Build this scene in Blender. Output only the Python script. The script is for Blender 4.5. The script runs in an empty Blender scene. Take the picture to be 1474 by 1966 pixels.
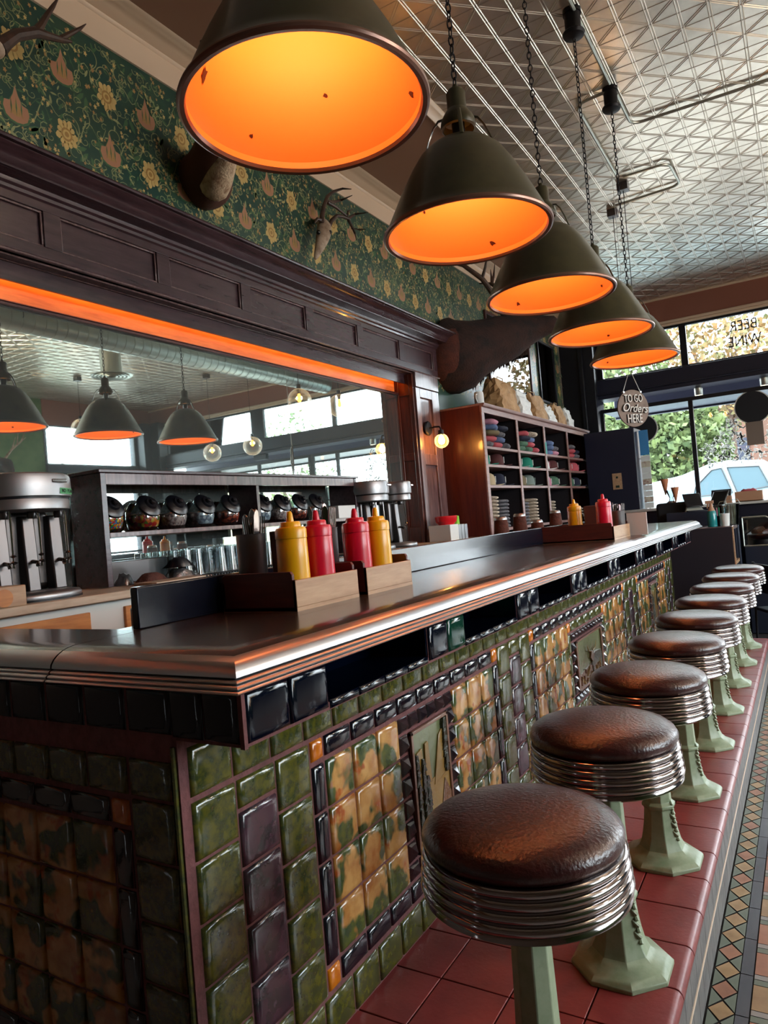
import bpy, bmesh, math, random
from mathutils import Vector, Matrix, noise as mnoise
random.seed(7)
PI = math.pi
S = bpy.context.scene
COL = S.collection
H = 1.469                                   # camera (eye) height above the floor; z below is measured from eye level
RX, UP, FW = Vector((0.85601368, 0.51018565, -0.08337377)), Vector((0.08027023, 0.02814502, 0.99637571)), Vector((-0.51068315, 0.85960366, 0.01686019))
FPX = 1363.0
# ---------------------------------------------------------------- camera, world, light, exposure
cd = bpy.data.cameras.new('camera'); cam = bpy.data.objects.new('camera', cd); COL.objects.link(cam)
cd.sensor_fit = 'VERTICAL'; cd.sensor_height = 36.0; cd.lens = FPX / 1966 * 36.0
cd.clip_start = 0.02; cd.clip_end = 300
cam.matrix_world = Matrix(((RX.x, UP.x, -FW.x, 0), (RX.y, UP.y, -FW.y, 0), (RX.z, UP.z, -FW.z, H), (0, 0, 0, 1)))
S.camera = cam
W = bpy.data.worlds.new('world'); S.world = W; W.use_nodes = True
bg = W.node_tree.nodes['Background']; bg.inputs[0].default_value = (0.86, 0.94, 1.0, 1); bg.inputs[1].default_value = 5.6
S.view_settings.view_transform = 'Standard'; S.view_settings.look = 'None'; S.view_settings.gamma = 1
S.view_settings.use_curve_mapping = False; S.view_settings.exposure = 1.6
LAMP_W = 0.95; BULB_W = 5.0; LED_W = 1.0; SCONCE_W = 4.0
S.cycles.max_bounces = 10; S.cycles.glossy_bounces = 5; S.cycles.transparent_max_bounces = 14; S.cycles.diffuse_bounces = 5
S.cycles.caustics_reflective = False; S.cycles.caustics_refractive = False; S.cycles.sample_clamp_indirect = 6

def sun_():
    l = bpy.data.lights.new('sun', 'SUN'); l.energy = 2.2; l.angle = 0.6; l.color = (1, .97, .9)
    o = bpy.data.objects.new('sun', l); COL.objects.link(o); o.rotation_euler = (math.radians(35), math.radians(-20), 0); o.location = (0, 14, 12)
sun_()
for q in ((2.6,4.9,1.55),(2.6,2.6,1.55)):          # added warm fill lights without fixtures, unseen right of the frame
    l = bpy.data.lights.new('warm_fill', 'POINT'); l.energy = 30; l.color = (1,.78,.60); l.shadow_soft_size = .12
    o = bpy.data.objects.new('warm_fill', l); COL.objects.link(o); o.location = (q[0], q[1], q[2]+H)
def portal(c, rot, sx, sy):
    l = bpy.data.lights.new('window_portal', 'AREA'); l.shape = 'RECTANGLE'; l.size = sx; l.size_y = sy; l.energy = 1
    l.cycles.is_portal = True
    o = bpy.data.objects.new('window_portal', l); COL.objects.link(o); o.location = (c[0], c[1], c[2] + H); o.rotation_euler = rot
portal((1.7, 10.3, 0.7), (-PI/2, 0, 0), 8.2, 3.4)
portal((5.65, 9.1, 1.15), (PI/2, 0, PI/2), 2.4, 2.4)
portal((5.65, 4.0, 1.05), (PI/2, 0, PI/2), 5.3, 2.6)

# ---------------------------------------------------------------- colour / material helpers
def lin(c):
    return tuple(((v/255)/12.92 if v/255 <= 0.04045 else ((v/255+0.055)/1.055)**2.4) for v in c) + (1,)
MATS = {}
def mat(name, col, rough=.5, metal=0., var=None, bump=None, coat=0., spec=.5, emit=None, alpha=None, sheen=0., stretch=None, cr=None):
    """var=(scale, colour2, lo, hi)  bump=(scale, strength, dist)  stretch=(sx,sy,sz)"""
    m = bpy.data.materials.new(name); m.use_nodes = True; nt = m.node_tree; N = nt.nodes; L = nt.links
    b = N['Principled BSDF']; b.inputs['Base Color'].default_value = lin(col); b.inputs['Roughness'].default_value = rough
    b.inputs['Metallic'].default_value = metal; b.inputs['Coat Weight'].default_value = coat; b.inputs['Coat Roughness'].default_value = .08
    b.inputs['Specular IOR Level'].default_value = spec
    if sheen: b.inputs['Sheen Weight'].default_value = sheen
    if emit: b.inputs['Emission Color'].default_value = lin(emit[0]); b.inputs['Emission Strength'].default_value = emit[1]
    if alpha is not None: b.inputs['Alpha'].default_value = alpha
    tc = N.new('ShaderNodeTexCoord'); mp = N.new('ShaderNodeMapping'); L.new(tc.outputs['Object'], mp.inputs[0])
    if stretch: mp.inputs['Scale'].default_value = stretch
    if var:
        n = N.new('ShaderNodeTexNoise'); n.inputs['Scale'].default_value = var[0]; n.inputs['Detail'].default_value = 5; n.inputs['Roughness'].default_value = .6
        L.new(mp.outputs[0], n.inputs[0]); r = N.new('ShaderNodeValToRGB')
        e = r.color_ramp.elements; e[0].position = var[2]; e[1].position = var[3]; e[0].color = lin(col); e[1].color = lin(var[1])
        for k, cc in enumerate(var[4:]):
            x = r.color_ramp.elements.new(cc[0]); x.color = lin(cc[1])
        L.new(n.outputs[0], r.inputs[0]); L.new(r.outputs[0], b.inputs['Base Color'])
    if bump:
        n2 = N.new('ShaderNodeTexNoise'); n2.inputs['Scale'].default_value = bump[0]; n2.inputs['Detail'].default_value = 4
        L.new(mp.outputs[0], n2.inputs[0]); bm = N.new('ShaderNodeBump'); bm.inputs['Strength'].default_value = bump[1]
        bm.inputs['Distance'].default_value = bump[2] if len(bump) > 2 else .01
        L.new(n2.outputs[0], bm.inputs['Height']); L.new(bm.outputs[0], b.inputs['Normal'])
        if coat: L.new(bm.outputs[0], b.inputs['Coat Normal'])
    MATS[name] = m
    return m
def glassmat(name, tint=(235, 245, 245), refl=.08, rough=.0, rim_white=0):
    m = bpy.data.materials.new(name); m.use_nodes = True; nt = m.node_tree; N = nt.nodes; L = nt.links
    N.remove(N['Principled BSDF']); t = N.new('ShaderNodeBsdfTransparent'); t.inputs[0].default_value = lin(tint)
    g = N.new('ShaderNodeBsdfGlossy'); g.inputs['Roughness'].default_value = rough
    f = N.new('ShaderNodeFresnel'); f.inputs[0].default_value = 1.45
    a = N.new('ShaderNodeMath'); a.operation = 'ADD'; a.inputs[1].default_value = refl - .04; a.use_clamp = True; L.new(f.outputs[0], a.inputs[0])
    x = N.new('ShaderNodeMixShader'); L.new(a.outputs[0], x.inputs[0]); L.new(t.outputs[0], x.inputs[1]); L.new(g.outputs[0], x.inputs[2])
    if rim_white:  # diffuse white mixed in towards the rim, imitating a bright edge highlight
        a.operation = 'MULTIPLY'; a.inputs[1].default_value = .45
        df = N.new('ShaderNodeBsdfDiffuse'); df.inputs[0].default_value = (.9,.9,.88,1); tr = N.new('ShaderNodeBsdfTranslucent'); tr.inputs[0].default_value = (.9,.9,.88,1)
        y = N.new('ShaderNodeMixShader'); y.inputs[0].default_value = .5; L.new(df.outputs[0], y.inputs[1]); L.new(tr.outputs[0], y.inputs[2])
        lw = N.new('ShaderNodeLayerWeight'); lw.inputs[0].default_value = .35; mm = N.new('ShaderNodeMath'); mm.operation = 'MULTIPLY'; mm.inputs[1].default_value = rim_white; L.new(lw.outputs['Facing'], mm.inputs[0])
        w = N.new('ShaderNodeMixShader'); L.new(mm.outputs[0], w.inputs[0]); L.new(x.outputs[0], w.inputs[1]); L.new(y.outputs[0], w.inputs[2]); x = w
    L.new(x.outputs[0], N['Material Output'].inputs[0]); MATS[name] = m
    return m
def emitmat(name, col, s):
    m = bpy.data.materials.new(name); m.use_nodes = True; N = m.node_tree.nodes; N.remove(N['Principled BSDF'])
    e = N.new('ShaderNodeEmission'); e.inputs[0].default_value = lin(col); e.inputs[1].default_value = s
    m.node_tree.links.new(e.outputs[0], N['Material Output'].inputs[0]); MATS[name] = m
    return m
def vormat(name, cols, scale, rough=.35):
    m = bpy.data.materials.new(name); m.use_nodes = True; nt = m.node_tree; N = nt.nodes; L = nt.links; b = N['Principled BSDF']
    b.inputs['Roughness'].default_value = rough
    tc = N.new('ShaderNodeTexCoord'); v = N.new('ShaderNodeTexVoronoi'); v.inputs['Scale'].default_value = scale; L.new(tc.outputs['Object'], v.inputs[0])
    sp = N.new('ShaderNodeSeparateColor'); L.new(v.outputs['Color'], sp.inputs[0]); r = N.new('ShaderNodeValToRGB'); r.color_ramp.interpolation = 'CONSTANT'
    L.new(sp.outputs[0], r.inputs[0])
    for i, c in enumerate(cols):
        e = r.color_ramp.elements[i] if i < 2 else r.color_ramp.elements.new(i/len(cols))
        e.position = i/len(cols); e.color = lin(c)
    bp = N.new('ShaderNodeBump'); bp.inputs['Strength'].default_value = .6; bp.invert = True; bp.inputs['Distance'].default_value = .004
    L.new(v.outputs['Distance'], bp.inputs['Height']); L.new(bp.outputs[0], b.inputs['Normal']); L.new(r.outputs[0], b.inputs['Base Color'])
    MATS[name] = m
    return m

# ---------------------------------------------------------------- mesh helpers
def P(px, py, ax, val):
    """real point where the sight line of a photo pixel meets the plane ax=val (z from eye level)"""
    d = RX*((px-737)/FPX) + UP*((983-py)/FPX) + FW
    return d * (val / d['XYZ'.index(ax)])
class MB:
    def __init__(s): s.v = []; s.f = []; s.m = []
    def add(s, vs, fs, m=0):
        o = len(s.v); s.v += [tuple(v) for v in vs]; s.f += [[i+o for i in f] for f in fs]; s.m += [m]*len(fs)
        return s
    def box(s, x0, x1, y0, y1, z0, z1, m=0):
        return s.add([(x0,y0,z0),(x1,y0,z0),(x1,y1,z0),(x0,y1,z0),(x0,y0,z1),(x1,y0,z1),(x1,y1,z1),(x0,y1,z1)],
                     [(0,3,2,1),(4,5,6,7),(0,1,5,4),(1,2,6,5),(2,3,7,6),(3,0,4,7)], m)
    def quad(s, a, b, c, d, m=0): return s.add([a,b,c,d], [(0,1,2,3)], m)
    def prism(s, poly, d, m=0):
        """closed polygon (3d points) extruded by vector d"""
        n = len(poly); d = Vector(d); p = [Vector(q) for q in poly]
        return s.add(p + [q+d for q in p], [list(range(n))[::-1], list(range(n, 2*n))] + [(i, (i+1) % n, n+(i+1) % n, n+i) for i in range(n)], m)
    def lathe(s, prof, c=(0,0,0), n=32, m=0, axis='Z', cap=True, sx=1, sy=1, rot=0):
        vs = []; c = Vector(c)
        for r, z in prof:
            for i in range(n):
                a = 2*PI*i/n + rot; p = Vector((r*math.cos(a)*sx, r*math.sin(a)*sy, z))
                if axis == 'X': p = Vector((p.z, p.x, p.y))
                elif axis == 'Y': p = Vector((p.x, p.z, p.y))
                elif not isinstance(axis, str): p = axis @ p
                vs.append(c+p)
        fs = []
        for k in range(len(prof)-1):
            for i in range(n):
                j = (i+1) % n; fs.append((k*n+i, k*n+j, (k+1)*n+j, (k+1)*n+i))
        if cap:
            if prof[0][0] > 1e-5: fs.append(list(range(n))[::-1])
            if prof[-1][0] > 1e-5: fs.append([(len(prof)-1)*n+i for i in range(n)])
        return s.add(vs, fs, m)
    def tube(s, pts, r, n=8, m=0, sq=1.0, closed=False):
        pts = [Vector(p) for p in pts]; k = len(pts); rs = r if isinstance(r, (list, tuple)) else [r]*k
        vs = []; prev = None
        for i in range(k):
            if closed: t = pts[(i+1) % k] - pts[i-1]
            else: t = (pts[min(i+1, k-1)] - pts[max(i-1, 0)])
            t.normalize()
            if prev is None:
                a = Vector((0,0,1)) if abs(t.z) < .9 else Vector((1,0,0)); u = t.cross(a).normalized()
            else:
                u = (prev - t*prev.dot(t)).normalized()
            prev = u; w = t.cross(u)
            for j in range(n):
                a = 2*PI*j/n; vs.append(pts[i] + u*(rs[i]*math.cos(a)) + w*(rs[i]*sq*math.sin(a)))
        fs = []
        for i in range(k if closed else k-1):
            for j in range(n):
                a, b = i*n+j, i*n+(j+1) % n; i2 = (i+1) % k
                fs.append((a, b, i2*n+(j+1) % n, i2*n+j))
        if not closed: fs += [list(range(n))[::-1], [(k-1)*n+j for j in range(n)]]
        return s.add(vs, fs, m)
    def ball(s, c, r, n=16, m=0, sz=1.0, lo=0., hi=1.):
        k = n//2
        return s.lathe([(max(1e-4, r*math.sin(PI*(lo+(hi-lo)*i/k))), -r*sz*math.cos(PI*(lo+(hi-lo)*i/k))) for i in range(k+1)], c, n, m, cap=False)
    def build(s, name, mats, parent=None, loc=None, bevel=0, smooth=35, seg=2, solid=0, sub=0):
        me = bpy.data.meshes.new(name); me.from_pydata(s.v, [], s.f)
        mats = mats if isinstance(mats, (list, tuple)) else [mats]
        for m in mats: me.materials.append(MATS[m] if isinstance(m, str) else m)
        me.polygons.foreach_set('material_index', s.m)
        bm = bmesh.new(); bm.from_mesh(me); bmesh.ops.recalc_face_normals(bm, faces=bm.faces); bm.to_mesh(me); bm.free()
        if smooth:
            me.polygons.foreach_set('use_smooth', [True]*len(me.polygons)); me.set_sharp_from_angle(angle=math.radians(smooth))
        me.update(); o = bpy.data.objects.new(name, me); COL.objects.link(o)
        if parent: o.parent = parent
        else: o.location = (0, 0, H)
        if loc: o.location = loc
        if solid: x = o.modifiers.new('solid', 'SOLIDIFY'); x.thickness = solid; x.offset = 0
        if sub: x = o.modifiers.new('sub', 'SUBSURF'); x.levels = sub; x.render_levels = sub
        if bevel:
            x = o.modifiers.new('bevel', 'BEVEL'); x.width = bevel; x.segments = seg; x.limit_method = 'ANGLE'; x.angle_limit = math.radians(40)
        return o
def thing(name, label, cat, loc, rz=0, group=None):
    o = bpy.data.objects.new(name, None); COL.objects.link(o); o.empty_display_size = .05
    o.location = (loc[0], loc[1], loc[2]+H); o.rotation_euler = (0, 0, rz); o['label'] = label; o['category'] = cat
    if group: o['group'] = group
    return o
def tag(o, label, cat, group=None, kind=None):
    o['label'] = label; o['category'] = cat
    if group: o['group'] = group
    if kind: o['kind'] = kind
    return o
def struct(o): o['kind'] = 'structure'; return o
def dup(root, loc, rz=None, label=None, group=None):
    def cp(o, par):
        c = o.copy(); COL.objects.link(c)
        if par: c.parent = par
        for ch in o.children: cp(ch, c)
        return c
    r = cp(root, None); r.location = (loc[0], loc[1], loc[2]+H)
    if rz is not None: r.rotation_euler = (r.rotation_euler[0], r.rotation_euler[1], rz)
    if label: r['label'] = label
    if group: r['group'] = group
    return r
def textmesh(name, txt, size, m, parent=None, loc=(0,0,0), rot=(0,0,0), ext=.001, sx=1, shear=0, center=True, mirror=False):
    c = bpy.data.curves.new(name, 'FONT'); c.body = txt; c.size = size; c.extrude = ext; c.shear = shear
    if center: c.align_x = 'CENTER'; c.align_y = 'CENTER'
    t = bpy.data.objects.new(name+'_curve', c); COL.objects.link(t); bpy.context.view_layer.update()
    me = bpy.data.meshes.new_from_object(t.evaluated_get(bpy.context.evaluated_depsgraph_get())); bpy.data.objects.remove(t)
    for v in me.vertices: v.co.x *= sx * (-1 if mirror else 1)
    me.materials.clear(); me.materials.append(MATS[m]); me.name = name
    o = bpy.data.objects.new(name, me); COL.objects.link(o)
    if parent: o.parent = parent; o.location = loc
    else: o.location = (loc[0], loc[1], loc[2]+H)
    o.rotation_euler = rot
    return o
ORD = ['first','second','third','fourth','fifth','sixth','seventh','eighth','ninth','tenth']
# ---------------------------------------------------------------- materials
mat('grout', (112,66,66), .85, var=(40,(86,50,50),.4,.7), bump=(90,.3))
mat('olive', (84,82,26), .16, var=(52,(44,56,30),.38,.62,(.8,(104,74,38))), bump=(80,.16,.003), coat=.5)
mat('plum', (70,46,56), .16, var=(24,(38,38,42),.45,.6,(.9,(128,84,100))), bump=(70,.16,.003), coat=.5)
mat('black_tile', (14,15,26), .12, bump=(45,.12,.003), coat=.6)
mat('navy_tile', (3,8,22), .10, bump=(26,.2,.004), spec=.4)
mat('green_tile', (2,52,38), .10, bump=(26,.2,.004), spec=.4)
mat('orange_tile', (214,122,22), .15, var=(20,(170,84,14),.4,.7), coat=.5)
mat('pyramid_tile', (62,44,46), .12, var=(14,(30,26,34),.4,.6), coat=.7)
def camo():
    m = mat('camo', (192,128,58), .17, bump=(70,.16,.003), coat=.5); nt = m.node_tree; N = nt.nodes; L = nt.links; b = N['Principled BSDF']
    tc = N.new('ShaderNodeTexCoord')
    def ns(sc, det, off):
        mp = N.new('ShaderNodeMapping'); mp.inputs['Location'].default_value = off; L.new(tc.outputs['Object'], mp.inputs[0])
        n = N.new('ShaderNodeTexNoise'); n.inputs['Scale'].default_value = sc; n.inputs['Detail'].default_value = det; L.new(mp.outputs[0], n.inputs[0])
        return n.outputs[0]
    def ramp(src, a, ca, bb, cb):
        r = N.new('ShaderNodeValToRGB'); r.color_ramp.elements[0].position = a; r.color_ramp.elements[1].position = bb
        r.color_ramp.elements[0].color = ca; r.color_ramp.elements[1].color = cb; L.new(src, r.inputs[0]); return r.outputs[0]
    def mix(f, a, bb):
        x = N.new('ShaderNodeMix'); x.data_type = 'RGBA'; L.new(f, x.inputs[0]); L.new(a, x.inputs[6]); L.new(bb, x.inputs[7]); return x.outputs[2]
    base = ramp(ns(16, 6, (0,0,0)), .38, lin((196,148,84)), .68, lin((148,88,36)))
    gre = ramp(ns(40, 4, (3,1,0)), .35, lin((84,90,38)), .7, lin((34,62,42)))
    f1 = ramp(ns(11, 2.5, (5,2,7)), .485, (0,0,0,1), .54, (1,1,1,1))
    f2 = ramp(ns(15, 3, (1,9,4)), .60, (0,0,0,1), .66, (1,1,1,1))
    rust = ramp(ns(30, 3, (2,2,2)), .3, lin((176,96,34)), .7, lin((146,66,26)))
    L.new(mix(f1, mix(f2, base, rust), gre), b.inputs['Base Color'])
camo()
mat('quarry', (140,58,56), .33, var=(9,(116,44,44),.35,.7), bump=(70,.15,.004), spec=.5)
mat('quarry_grout', (60,34,32), .9)
mat('ledge_face', (118,116,114), .45, var=(18,(86,86,88),.4,.7), bump=(40,.2))
mat('dark_grout', (40,36,36), .9)
mat('counter', (38,31,28), .27, var=(7,(56,42,34),.35,.7), stretch=(9,1,1), bump=(12,.05,.003), coat=.35)
mat('counter_edge', (184,184,188), .3, metal=.94)
mat('rail_dark', (16,18,30), .22, coat=.3)
mat('dark_wood', (72,50,55), .27, var=(5,(50,34,40),.35,.7), stretch=(8,1,8), bump=(14,.08,.003), coat=.3)
mat('dark_wood_v', (98,42,26), .32, var=(5,(60,26,20),.35,.7), stretch=(9,9,1), bump=(14,.08,.003), coat=.35)
mat('pil_wood', (120,92,90), .32, var=(5,(66,42,44),.35,.7), stretch=(9,9,1), bump=(14,.08,.003), coat=.35)
mat('cab_wood', (70,22,20), .35, var=(4,(92,36,24),.35,.7), stretch=(9,9,1), bump=(14,.06,.003), coat=.3)
mat('cab_face', (150,112,104), .4, var=(5,(120,84,80),.4,.7), stretch=(9,1,9))
mat('cab_in', (22,16,22), .7)
mat('light_wood', (196,172,148), .5, var=(6,(172,144,118),.35,.7), stretch=(12,1,6), bump=(30,.08))
mat('red_wood', (92,42,34), .5, var=(6,(66,28,26),.35,.7), stretch=(1,8,8))
mat('maple', (186,150,116), .45, var=(5,(160,120,88),.35,.7), stretch=(10,1,10))
mat('orange_wood', (206,134,66), .4, var=(5,(170,100,44),.35,.7), stretch=(2,1,8))
mat('white_paint', (214,212,206), .5)
mat('cream', (222,198,172), .34)
mat('soffit', (150,112,90), .6)
mat('beam', (150,98,82), .6)
mat('wall_paint', (104,88,78), .7)
mat('wall_green', (104,132,84), .7, var=(2,(70,104,66),.4,.7))
mat('wall_navy', (26,34,52), .5)
mat('frame_black', (18,20,28), .4, metal=.2)
mat('frame_navy', (24,28,46), .4)
mat('tin', (226,216,202), .30, metal=.86, bump=(5,.12,.02), var=(3,(200,190,176),.35,.7))
mat('galv', (176,180,172), .38, metal=.9)
mat('paper_g', (34,66,58), .36, var=(6,(48,76,58),.4,.7))
mat('wp_yellow', (200,170,108), .4); mat('wp_yellow2', (160,124,70), .4); mat('wp_pink', (170,122,94), .4); mat('wp_vine', (144,148,104), .4); mat('wp_leaf', (66,100,68), .4); mat('wp_bud', (168,130,82), .4); mat('wp_stem', (62,88,64), .4)
mat('leather', (60,20,18), .3, var=(24,(42,14,15),.4,.7), bump=(130,.5,.003), coat=.25)
mat('chrome', (160,152,152), .1, metal=1.)
mat('steel', (150,150,152), .42, metal=1., bump=(4,.05))
mat('steel_dark', (96,92,92), .32, metal=1.)
mat('post_green', (150,162,134), .42, var=(30,(130,148,116),.4,.7), bump=(40,.15,.004))
mat('lamp_out', (64,59,35), .36, var=(14,(52,48,29),.4,.7), coat=.2)
mat('lamp_in', (255,158,76), .5)
mat('lamp_rim', (132,98,84), .3, metal=.5)
mat('iron', (22,22,28), .45, metal=.5)
mat('rust', (70,18,8), .8)
mat('mustard', (226,168,12), .32, coat=.1); mat('ketchup', (196,14,48), .32, coat=.1)
mat('cutlery', (150,140,140), .15, metal=1.)
mat('menu_brown', (66,34,30), .4)
mat('black_plastic', (14,14,20), .3); mat('black_matte', (12,12,18), .8); mat('dark_panel', (30,24,34), .55); mat('brown_notice', (120,104,92), .7)
mat('white_paper', (226,226,222), .7); mat('tan_paper', (190,150,104), .8, bump=(20,.5,.01), var=(6,(146,104,62),.4,.7))
mat('green_tape', (84,160,104), .6); mat('ink', (24,44,32), .7); mat('red_plastic', (210,20,30), .35); mat('lime', (150,220,60), .4)
mat('teal_liquid', (30,130,134), .2, coat=.3); mat('kraft', (178,134,104), .6)
mat('cone', (190,120,84), .7, bump=(60,.5))
mat('elk', (50,27,20), .9, var=(8,(24,14,14),.4,.65), bump=(60,.6,.01), sheen=.0)
mat('elk_light', (84,40,26), .9, bump=(70,.6,.01), var=(14,(62,28,20),.4,.7))
mat('fur_white', (214,190,158), .9, bump=(90,.7,.01), var=(20,(150,112,84),.45,.7))
mat('fur_brown', (84,48,32), .9, bump=(70,.3,.01))
mat('bone', (176,154,132), .6, var=(20,(120,92,70),.4,.7)); mat('antler', (74,52,40), .5, var=(16,(46,32,26),.4,.7))
mat('nose', (16,12,12), .35)
mat('foil', (150,148,150), .3, metal=.9, bump=(18,.8,.02))
mat('sign_wood', (124,100,84), .6, var=(14,(104,80,66),.4,.7)); mat('sign_dark', (40,26,24), .6); mat('sign_white', (222,214,204), .5)
mat('asphalt', (150,148,146), .9); mat('sidewalk', (214,210,204), .9); mat('truck', (122,144,152), .3, coat=.5); mat('truck_glass', (74,92,100), .1, coat=.8); mat('brick', (92,64,52), .8, var=(2,(78,56,46),.4,.7)); mat('tyre', (30,30,32), .8)
mat('leaf', (84,98,50), .7, var=(3,(50,68,36),.35,.7)); mat('leaf2', (126,86,44), .7, var=(3,(72,90,54),.35,.7)); mat('bark', (70,54,44), .9)
mat('stucco', (220,206,176), .8, var=(2,(190,170,140),.4,.7)); mat('stucco2', (206,150,104), .8); mat('awning_teal', (80,160,150), .7); mat('sign_green', (24,140,96), .5)
mat('window_white', (232,236,240), .6)
mat('blue_print', (70,140,196), .5); mat('print', (206,196,176), .6, var=(18,(150,110,100),.45,.62,(.8,(90,120,120))))
mat('cloth_grey', (120,116,120), .9, var=(16,(70,68,74),.4,.7)); mat('cloth_red', (190,84,92), .9); mat('cloth_green', (88,122,98), .9, var=(10,(60,90,72),.4,.7)); mat('cloth_blue', (112,132,170), .9, var=(10,(74,90,128),.4,.7)); mat('cloth_pink', (196,132,150), .9); mat('cloth_navy', (26,28,48), .9); mat('cloth_tan', (180,160,128), .9); mat('cloth_cream', (206,190,168), .9, var=(14,(120,100,84),.45,.7)); mat('cloth_teal', (20,128,104), .8); mat('cloth_maroon', (84,36,36), .8); mat('cloth_sage', (120,132,124), .8); mat('cloth_olive', (110,96,68), .8)
mat('floor_grey', (150,144,138), .35); mat('floor_tan', (176,142,100), .4, var=(8,(150,116,80),.4,.7)); mat('floor_terra', (170,118,90), .4, var=(8,(146,98,76),.4,.7)); mat('floor_green', (112,120,104), .4); mat('floor_slate', (84,86,92), .3)
mat('mirror', (222,238,234), .015, metal=.93)
glassmat('pane', (248,250,250), .05)
def vinyl():
    m = bpy.data.materials.new('white_vinyl'); m.use_nodes = True; N = m.node_tree.nodes; L = m.node_tree.links; N.remove(N['Principled BSDF'])
    a = N.new('ShaderNodeBsdfDiffuse'); a.inputs[0].default_value = (.9,.9,.88,1); b = N.new('ShaderNodeBsdfTranslucent'); b.inputs[0].default_value = (.9,.9,.88,1)
    x = N.new('ShaderNodeMixShader'); x.inputs[0].default_value = .6; L.new(a.outputs[0], x.inputs[1]); L.new(b.outputs[0], x.inputs[2]); L.new(x.outputs[0], N['Material Output'].inputs[0]); MATS['white_vinyl'] = m
vinyl()
glassmat('jar_glass', (226,234,236), .12, .02); glassmat('globe_glass', (244,246,244), .08, .02, rim_white=.45)
emitmat('bulb', (255,150,50), 4); emitmat('filament', (255,170,80), 45); emitmat('led', (255,120,20), 9); emitmat('downlight', (255,240,200), 6)
vormat('candy', [(200,30,40),(30,120,190),(240,190,30),(40,150,60),(240,110,20),(60,20,40)], 120)
vormat('candy2', [(180,40,30),(220,120,40),(200,170,60),(90,110,40),(150,40,50)], 60)
vormat('candy3', [(190,160,150),(150,120,116),(110,84,84),(206,180,170)], 90)
vormat('candy4', [(150,160,170),(110,120,136),(190,198,204)], 70)
vormat('candy5', [(84,30,24),(150,60,40),(190,90,60),(60,24,22)], 60)
mat('relief_sky', (108,116,80), .25, coat=.5, bump=(30,.3,.004)); mat('relief_gold', (146,116,58), .25, coat=.5, bump=(40,.4,.004)); mat('relief_brown', (112,76,48), .25, coat=.5, bump=(60,.7,.006)); mat('relief_dark', (44,50,34), .25, coat=.5, bump=(70,.9,.008)); mat('relief_frame', (120,84,66), .3, coat=.4)
# ================================================================ ROOM
XL, XM, XR, YF, YB, ZC, ZF = -2.87, -2.96, 5.75, 10.38, -3.0, 2.76, -H
# floor: grey field with a diamond border along the step; every tile in one mesh
def floor():
    m = MB(); mats = ['dark_grout','floor_grey','floor_tan','floor_terra','floor_green','floor_slate']
    m.quad((XL-.3,YB,ZF-.004),(XR,YB,ZF-.004),(XR,YF+.1,ZF-.004),(XL-.3,YF+.1,ZF-.004),0)
    z = ZF; rnd = random.Random(3)
    def r(x0,x1,y0,y1,k): m.quad((x0,y0,z),(x1,y0,z),(x1,y1,z),(x0,y1,z),k)
    y = 1.3
    while y < 7.5:
        xc = -.327; hw = .0335; c = 2 if rnd.random() < .7 else 3
        m.add([(xc-hw,y,z),(xc,y-.043,z),(xc+hw,y,z),(xc,y+.043,z)], [(0,1,2,3)], c)
        for sx in (-1,1): m.add([(xc+sx*(hw+.001),y+.006,z),(xc+sx*(hw+.001),y+.094,z),(xc+sx*.003,y+.05,z)], [(0,1,2)], 4)
        y += .1
    y = 1.2
    while y < 7.5: r(-.290,-.256,y,y+.196,5); y += .2
    y = 1.2; k = 0
    while y < 7.5:
        r(-.252,-.134,y,y+.117,3 if k % 3 else 2)
        for q in (0,1): r(-.252+.06*q,-.252+.06*q+.057,y+.12,y+.145,5 if q else 4)
        r(-.252,-.134,y+.148,y+.17,1); y += .173; k += 1
    y = 1.2
    while y < 7.5: r(-.130,-.10,y,y+.196,5); y += .2
    y = 1.0; k = 0
    while y < YF:
        x = -.096 - (.05 if k % 2 else 0)
        while x < 2.2:
            r(max(x,-.096),x+.097,y,y+.097,rnd.choice((1,1,2,3,1))); x += .1
        y += .1; k += 1
    x = -2.8
    for i in range(8): pass
    return m.build('floor', mats, smooth=0)
struct(floor())
struct(MB().box(2.2,XR,YB,YF,ZF-.02,ZF+.001).box(XL,-1.5,YB,YF,ZF-.02,ZF+.001).box(-1.5,2.2,YB,1.0,ZF-.02,ZF+.001).build('floor_aisle', 'floor_grey'))
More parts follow.
